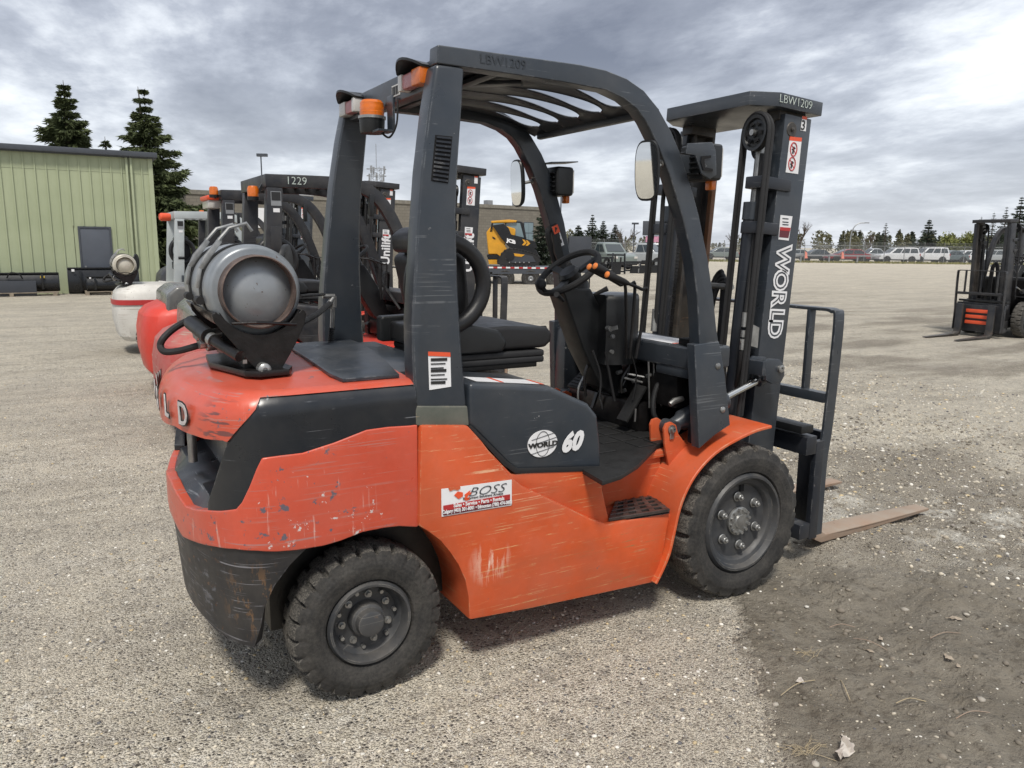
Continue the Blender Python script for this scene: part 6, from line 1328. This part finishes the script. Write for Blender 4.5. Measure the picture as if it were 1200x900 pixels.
# attachments standing in front of the pickups
def attach(px, D, w, h, lab, seed, name='grapple_frame', cat='attachment'):
    r = empty(name, frame(px, D), BRZ, lab, cat, 'attachments in front of the pickups'); rr = random.Random(seed); n = 5
    for k in range(n): x = -w/2+w*k/(n-1); MB().bar((x, rr.uniform(-.3, .3), .02), (x+rr.uniform(-.12, .12), 0, h*rr.uniform(.7, 1)), .07, .07).build('upright', M['gloss'], r)
    for z_ in (.15, h*.5, h*.85): MB().bar((-w/2, 0, z_), (w/2, 0, z_*rr.uniform(.92, 1.05)), .09, .09).build('crossbar', M['gloss'], r)
    MB().prism([(-w*.3, -.2, 0), (w*.2, -.2, 0), (w*.3, -.2, h*.45), (-w*.2, -.2, h*.55)], (0, .05, 0)).build('plate', M['gloss'], r)
attach(703, 44, 1.6, 1.0, 'black grapple frame with uprights under the grey green pickup', 1); attach(722, 43, 1.0, 1.25, 'black open frame attachment right of the grapple frame', 2); attach(748, 45, 1.6, .75, 'low black attachment with plate under the pale pickup', 3); attach(765, 46, 1.3, .8, 'low black attachment closest to the cab hose', 4)
r = empty('metal_board', frame(679, 29), BRZ, 'upright plain grey metal board behind the steering wheel', 'metal board'); zt_ = topz(679, 277, 29)
MB().box(-.43, .44, 0, .05, .55, zt_).build('panel', M['gplate'], r, bevel=.01); MB().box(-.45, -.40, -.02, .12, .0, zt_-.05).build('panel_frame', M['gloss'], r); MB().box(.38, .43, .05, .12, 0, .6).build('panel_frame', M['gloss'], r)
# ------------------------------------------------------------------ trailer with tracked loader
D = 31; tl = empty('flatbed_trailer', (0, 0, 0), 0, 'flatbed trailer with red and white striped edge and dual wheels', 'trailer')
bprism([(548, 312), (646, 313.5), (668, 316), (668, 319), (600, 319.5), (548, 318)], D, 2.4, 'deck', M['trim'], tl)
x_ = 548
k = 0
while x_ < 664:
    MB().prism(flatw([(x_, 312.2+(x_-548)*.012), (x_+5, 312.2+(x_-543)*.012), (x_+5, 314.0+(x_-543)*.012), (x_, 314.0+(x_-548)*.012)], D-.01), FH*-.01).build('reflector_strip', M['red'] if k % 2 == 0 else M['white'], tl); x_ += 5; k += 1
bprism([(548, 318), (600, 319), (600, 323), (548, 322)], D+.3, .12, 'chassis_beam', M['gloss'], tl)
for px in (592, 622, 651):
    c = at(px, 326.5, D); 
    q = MB(); q.lathe([(.12, .02), (.22, -.01), (.30, -.02), (.37, .02), (.38, .08), (.38, .35), (.2, .4)], c, FH, 28, True, True); w_ = q.build('trailer_wheel', M['tyre'], tl); q = MB(); q.lathe([(0, .03), (.06, -.01), (.10, .0), (.12, .05), (.19, .04), (.215, -.012), (.225, .0)], c, FH, 24); q.build('rim', M['galv'], w_)
    MB().prism(flatw([(px-15, 319), (px+15, 319), (px+15, 321), (px-15, 321)], D-.02), FH*.5).build('mudguard', M['trim'], tl)
settle(tl, frame(600, D))
jy = simple('construction_yellow', (.62, .30, .02), .4, var=.1); jl = empty('tracked_loader', (0, 0, 0), 0, 'yellow and black tracked loader with JCB lettering on the flatbed trailer', 'loader')
J = D+.35
bprism([(570, 272), (577, 263), (590, 264), (604, 268), (604, 276), (593, 279), (590, 298), (572, 298)], J, 1.3, 'body', jy, jl, .03)
bprism([(570, 298.3), (589, 298.3), (587, 304), (572, 304)], J+.01, 1.25, 'lower_skirt', M['gloss'], jl, .02); bprism([(572, 304.3), (586, 304.3), (584, 309.5), (573, 309.5)], J+.02, 1.2, 'undertray', jy, jl)
bprism([(575, 259), (596, 257.3), (606, 258.3), (605, 260.6), (576, 261.5)], J-.02, 1.35, 'cab_roof', jy, jl, .02)
bprism([(576, 261.5), (578, 261.5), (577, 272), (574, 272)], J, .06, 'rear_pillar', M['gloss'], jl)
bprism([(577, 277), (580.5, 279), (580.5, 281), (577, 279)], J-.012, .01, 'grab_recess', M['gloss'], jl)
bprism([(590, 284), (594, 292), (589, 302), (583, 298), (582, 286)], J-.02, .06, 'rear_cover', jy, jl)
trk = [(584, 303), (589, 295), (594, 291.5), (600, 290.5), (608, 291.5), (625, 296), (631, 299), (633.5, 304), (632, 309), (628, 311.5), (590, 311.5), (584, 310), (582.5, 306)]
tb = bprism(trk, J-.25, .4, 'track', M['rub'], jl, .02)
tp = [at(px, py, J-.26) for px, py in trk]; tp.append(tp[0]); 
for i in range(len(tp)-1):
    L2 = (tp[i+1]-tp[i]).length; m_ = max(1, int(L2/.11))
    for j in range(m_): c = tp[i].lerp(tp[i+1], (j+.5)/m_); dd = (tp[i+1]-tp[i]).normalized(); MB().bar(c-dd*.03+FH*.2, c+dd*.03+FH*.2, .44, .05).build('track_pad', M['rub'], tb)
bprism([(592, 303), (604, 296), (624, 300), (628, 307), (600, 308)], J-.27, .02, 'track_frame', M['gplate'], jl)
MB().cyl(at(598, 300, J-.30), at(598, 300, J-.2), .17, n=20).build('drive_sprocket', M['gloss'], jl)
for px in (597, 604, 609, 614, 620): MB().cyl(at(px, 307.5, J-.30), at(px, 307.5, J-.2), .028, n=10).build('track_roller', M['zinc'], jl)
bprism([(600, 296.5), (615, 298.5), (611, 301), (603, 300)], J-.285, .01, 'yellow_insert', jy, jl)
bprism([(590, 262), (596, 267), (602, 282), (607, 286), (622, 283), (630, 296), (633, 305), (628, 300), (612, 294), (597, 290), (587, 279), (577, 264)], J-.12, .35, 'loader_arm', M['gloss'], jl, .015)
bprism([(590, 272), (627, 283), (630, 291), (606, 288), (592, 285)], J-.13, .2, 'arm_panel', M['gloss'], jl)
bprism([(592, 260), (597, 258.2), (611, 259.5), (614, 262), (617, 280), (604, 277), (592, 274)], J+.1, 1.0, 'cab_frame', M['gloss'], jl, .02)
bprism([(593, 262), (598, 260.5), (609.5, 261.5), (614, 278.5), (604, 276), (593, 272.5)], J+.085, .012, 'cab_window', M['winglass'], jl); bprism([(578, 261.8), (590, 261.4), (592, 272), (584, 270), (578, 264)], J-.03, .01, 'rear_window', M['winglass'], jl)
xd_ = (at(613, 287, J-.14)-at(590, 281, J-.14)).normalized(); text('brand_word', 'JCB', .185, M['white'], at(599.0, 282.8, J-.15), xd_, (0, 0, 1), jl, bold=.012, sx=1.25)
for k in range(2): MB().prism(flatw([(612+k*4, 280.5+k*.9), (614.6+k*4, 281+k*.9), (617.4+k*4, 284.5+k*.9), (614.2+k*4, 287.5+k*.6), (611.8+k*4, 287.2+k*.6), (614.2+k*4, 284+k*.8)], J-.14), FH*-.01).build('chevron', jy, jl)
settle(jl, (lambda p: Vector((p.x, p.y, at(600, 312, D).z)))(frame(605, J)))
# ================================================================== other forklifts, from the same kinds of pieces
def clonepart(src, parent, swap):
    """a copy of one part (and its sub-parts) with its own paints"""
    c = src.copy(); link(c, parent)
    if src.type == 'MESH':
        if any(m.name in swap for m in src.data.materials if m):
            key = (src.data.name, tuple(sorted((k, v.name) for k, v in swap.items())))
            if key not in CACHE:
                me = src.data.copy()
                for i, m in enumerate(me.materials):
                    if m.name in swap: me.materials[i] = swap[m.name]
                CACHE[key] = me
            c.data = CACHE[key]
    for ch in list(src.children):
        clonepart(ch, c, swap)
    return c
CACHE = {}
SRC = {}
for o in FL.children: SRC.setdefault(o.name.split('.')[0], []).append(o)
def counterw(par, mat, H=1.12, xr=-2.25, fullness=1.0, top=.26):
    lv = [(.22, .10), (.30, .04), (.55, .0), (.80, .0), (.98, .03), (1.06, .09), (1.12, .20)]
    rs = []
    for z, ins in lv:
        ring = []
        for k in range(40):
            a = pi/2+pi*k/39; cx, cy = cos(a), sin(a); ex = .45
            ring.append((-1.62+abs(cx)**ex*(xr+1.62+ins)*1.0, math.copysign(abs(cy)**ex, cy)*(.57-ins*.6), z*H/1.12))
        ring = [(-1.30, ring[0][1], ring[0][2])]+ring+[(-1.30, ring[-1][1], ring[-1][2])]; rs.append(ring)
    q = MB(); q.rings(rs); o = q.build('counterweight', mat, par, bevel=.012)
    cut = MB(); cut.cyl((-1.746, -.8, .30), (-1.746, -.30, .30), .40, n=40); cut.cyl((-1.746, .30, .30), (-1.746, .8, .30), .40, n=40); cut.box(-1.746, -1.0, -.8, -.30, -.1, .55); cut.box(-1.746, -1.0, .30, .8, -.1, .55)
    subtract(o, cut); return o
def square_guard(par, mat, H, x0=-1.42, w=.47, emblem=True):
    for s in (-1, 1):
        MB().prism([(x0-.06, s*w, .95), (x0+.08, s*w, .95), (x0+.13, s*w, H-.10), (x0+.01, s*w, H-.10)], (0, -s*.09, 0)).build('guard_post', mat, par, bevel=.008)
        pl_ = smoothline([(x0+.0, H-.05, 0), (-.80, H-.045, 0), (-.58, H-.09, 0), (-.42, H-.24, 0), (-.28, H-.52, 0), (-.12, 1.12, 0)], 6)
        up = []; dn = []
        for i, p in enumerate(pl_):
            t = (pl_[min(i+1, len(pl_)-1)]-pl_[max(i-1, 0)]).normalized(); n = Vector((-t.y, t.x, 0)); up.append(p+n*.05); dn.append(p-n*.05)
        q = MB(); q.prism([(p.x, s*w, p.y) for p in up]+[(p.x, s*w, p.y) for p in dn[::-1]], (0, -s*.07, 0)); q.build('guard_rail', mat, par, bevel=.007)
        if emblem:
            if s < 0:
                e = MB(); e.box(x0+.035, x0+.115, s*w-.002, s*w, H-.24, H-.13); e.build('emblem', M['galv'], par); e = MB(); e.box(x0+.04, x0+.11, s*w-.004, s*w-.002, H-.20, H-.135); e.build('emblem_print', M['ink'], par); MB().box(x0+.05, x0+.10, s*w-.003, s*w, H-.29, H-.26).build('small_label', M['white'], par)
                MB().box(x0+.02, x0+.10, s*w-.006, s*w, H-.62, H-.40).build('post_cover', mat, par, bevel=.002); MB().box(x0+.02, x0+.10, s*w-.004, s*w, H-.66, H-.63).build('post_slot', M['hole'], par)
    MB().box(x0, x0+.09, -w+.07, w-.07, H-.10, H).build('rear_crossbeam', mat, par, bevel=.006)
    for k in range(7): MB().box(-1.28+k*.10, -1.24+k*.10, -w+.07, w-.07, H-.045, H-.015).build('roof_bar', mat, par)
def hood(par, mat, z0=.80, z1=1.12, x0=-2.02, x1=-1.35):
    MB().prism([(x0, -.50, z0), (x1, -.50, z0), (x1, -.50, z1), (x0+.12, -.50, z1), (x0+.02, -.50, z1-.08)], (0, 1.0, 0)).build('rear_hood', mat, par, bevel=.035, seg=3)
def beacon(par, p, r=.045, h=.11, mount=None):
    q = MB(); q.lathe([(0, 0), (r, .0), (r*1.05, .03), (0, .03)], p, (0, 0, 1), 16); b = q.build('beacon', M['black'], par); q = MB(); q.lathe([(r*.95, .03), (r, h*.8), (r*.8, h), (0, h+.005)], p, (0, 0, 1), 16); q.build('beacon_lens', M['amber'], b)
    if mount: MB().bar(p, mount, .03, .02).build('beacon_arm', M['black'], par)
def other(loc, rz, lab, cw, guardm, body, H=2.1, tank=False, hoodm=None, cwH=1.12, word=None, keep=None, swapx=None, group='forklifts parked beyond the orange one'):
    r = empty('parked_forklift', loc, rz, lab, 'forklift', group); sw = dict(swapx or {}); orange = M['orange'].name
    sw.setdefault(orange, body)
    counterw(r, cw, cwH)
    for k in ('wheel', 'chassis', 'steer_axle', 'drive_axle', 'step_panel', 'fender', 'floor_plate', 'bulkhead', 'bonnet', 'mast', 'carriage', 'load_backrest', 'cowl', 'cowl_leg', 'steering_column', 'steering_wheel', 'wheel_hub', 'seat', 'tilt_cylinder', 'tilt_rod', 'lever', 'valve_block'):
        for s in SRC.get(k, []): clonepart(s, r, sw)
    # leave the first truck's own lettering off the copied mast
    for ch in list(r.children):
        if ch.name.startswith('mast'):
            for g in list(ch.children):
                if g.name.split('.')[0] in ('letter', 'letter_groove', 'chalk_number', 'decal_word'): bpy.data.objects.remove(g)
    square_guard(r, guardm, H)
    if hoodm: hood(r, hoodm)
    for k in ('hubx',): pass
    if tank:
        for k in ('gas_tank', 'tank_bracket'):
            for s in SRC[k]: clonepart(s, r, sw).location = (-.04, .0, -.19)
    MB().box(-.58, -.54, -.48, -.43, 1.80, 1.98).build('mirror', M['black'], r, bevel=.01); MB().box(-.16, -.05, -.55, -.43, 1.72, 1.86).build('work_light', M['black'], r, bevel=.015)
    for k in range(3): MB().tube(smoothline([(-.6+k*.05, -.25, 1.45), (-.45, -.27+.03*k, 1.40), (-.40, -.25, 1.1)], 4), .008, 6).build('control_lever', M['rub'], r)
    MB().tube(smoothline([(-.25, -.3, 1.0), (-.35, -.1, 1.25), (-.2, .1, 1.3), (-.15, .3, 1.0)], 5), .015, 6).build('cab_hose', M['rub'], r)
    if word:
        u = MX.to_3x3() @ Vector((0, 0, 1)); f = MX.to_3x3() @ Vector((1, 0, 0)); text('mast_word', word, .15, M['white'], MX @ Vector((.30, -.403, 1.52)), u, -f, r, bold=.004, sx=.95)
        MB().box(.26, .33, -.404, -.402, .92, 1.12).build('mast_label', M['white'], r)
    return r
M['wornred'] = paint('heavily_worn_pinkish_red_paint', (.42, .035, .03), .5, sden=.9, cden=1.4, dust=.35, scratch=(.42, .36, .28), chip=(.20, .17, .12), fade=(.45, .12, .11))
M['brightred'] = paint('bright_red_paint', (.60, .035, .018), .42, sden=.1, cden=.05, dust=.1)
M['wornwhite'] = paint('chipped_white_paint', (.62, .61, .57), .5, sden=.9, cden=1.7, dust=.2, scratch=(.20, .13, .08), chip=(.13, .08, .045))
M['palegrey'] = paint('pale_grey_paint', (.42, .46, .47), .45, sden=.1, cden=.1, dust=.1)
M['blackpaint'] = paint('soot_black_paint', (.012, .014, .019), .4, sden=.2, cden=.15, dust=.12, scratch=(.15, .15, .16))
M['scuffplastic'] = paint('scuffed_clear_grey_hood', (.07, .08, .085), .22, sden=.6, cden=.4, dust=.4, scratch=(.3, .3, .28), chip=(.35, .34, .30), coat=.4)
M['palecyl'] = simple('cream_gas_cylinder', (.50, .47, .40), .4, .2)
bl = M['blackpaint']; gsw = {M['grey'].name: bl, M['greydark'].name: bl}
f2 = other((.27, 3.82, 0), 0, 'black forklift with heavily worn pinkish red counterweight, next beyond the orange one', M['wornred'], bl, M['brightred'], 2.10, hoodm=M['scuffplastic'], cwH=.90, word='Unilift', swapx=gsw)
beacon(f2, (-1.49, -.34, 1.90), mount=(-1.40, -.34, 2.05)); text('chalk_number', '1229', .085, M['chalk'], (-1.18, -.472, 2.055), (1, 0, 0), (0, 0, 1), f2, bold=-.001)
f3 = other((.33, 6.05, 0), 0, 'black forklift with smooth bright red counterweight, third in the parked row', M['brightred'], bl, M['brightred'], 2.10, hoodm=M['scuffplastic'], cwH=.94, word='Unilift', swapx=gsw)
beacon(f3, (-1.48, -.40, 2.02), mount=(-1.40, -.40, 2.05)); q = MB(); q.box(-1.52, -1.40, -.30, .10, 1.92, 2.0); q.build('rear_light_bar', M['clearlens'], f3, bevel=.01); q = MB(); q.box(-1.54, -1.38, -.32, .12, 2.0, 2.05); q.build('orange_lamp_cap', M['redorange'], f3, bevel=.02)
f4 = other((.27, 9.35, 0), 0, 'chipped white forklift with red stripe and pale grey guard, far end of the row', M['wornwhite'], M['palegrey'], M['wornwhite'], 1.98, tank=True, cwH=.97, swapx={M['tank'].name: M['palecyl'], M['tankrust'].name: M['palecyl']})
q = MB(); q.lathe([(0, 0), (.05, 0), (.055, .02), (.055, .12), (.04, .14), (0, .14)], (-1.46, -.36, 1.90), (-1, -.2, 0), 16); q.build('orange_beacon', M['redorange'], f4)
def stripe(par, z0, z1, mat):
    g = []
    for k in range(24):
        a = pi+ (pi/2)*k/23; cx, cy = cos(a), sin(a); g.append([(-1.62+(-abs(cx)**.45)*.645, math.copysign(abs(cy)**.45, cy)*.583, z) for z in (z0, z1)])
    MB().grid(g+[[(-1.32, -.583, z0), (-1.32, -.583, z1)]]).build('stripe', mat, par, solid=.003)
stripe(f4, .70, .77, M['red'])
f5 = other((1.15, 12.3, 0), 0, 'dark forklift with amber beacon behind the pale grey guard, farthest in the row', bl, bl, bl, 2.08, swapx=gsw); beacon(f5, (-1.47, -.36, 2.0), mount=(-1.40, -.36, 2.03))
f6 = other((12.60, 4.96, 0), pi, 'black forklift facing the camera with orange bars in its carriage, at the right edge', bl, bl, bl, 2.15, swapx={**gsw, M['rusty'].name: M['mastinner'], M['rustbar'].name: bl}, word='lift')
for z in (.25, .36, .47): MB().box(.70, .74, -.22, .22, z, z+.065).build('orange_bar', M['redorange'], f6, bevel=.006)
MB().box(.62, .70, -.46, .46, .10, .62).build('carriage_plate', M['blackpaint'], f6, bevel=.01)
f6.scale = (.94, .94, .94)
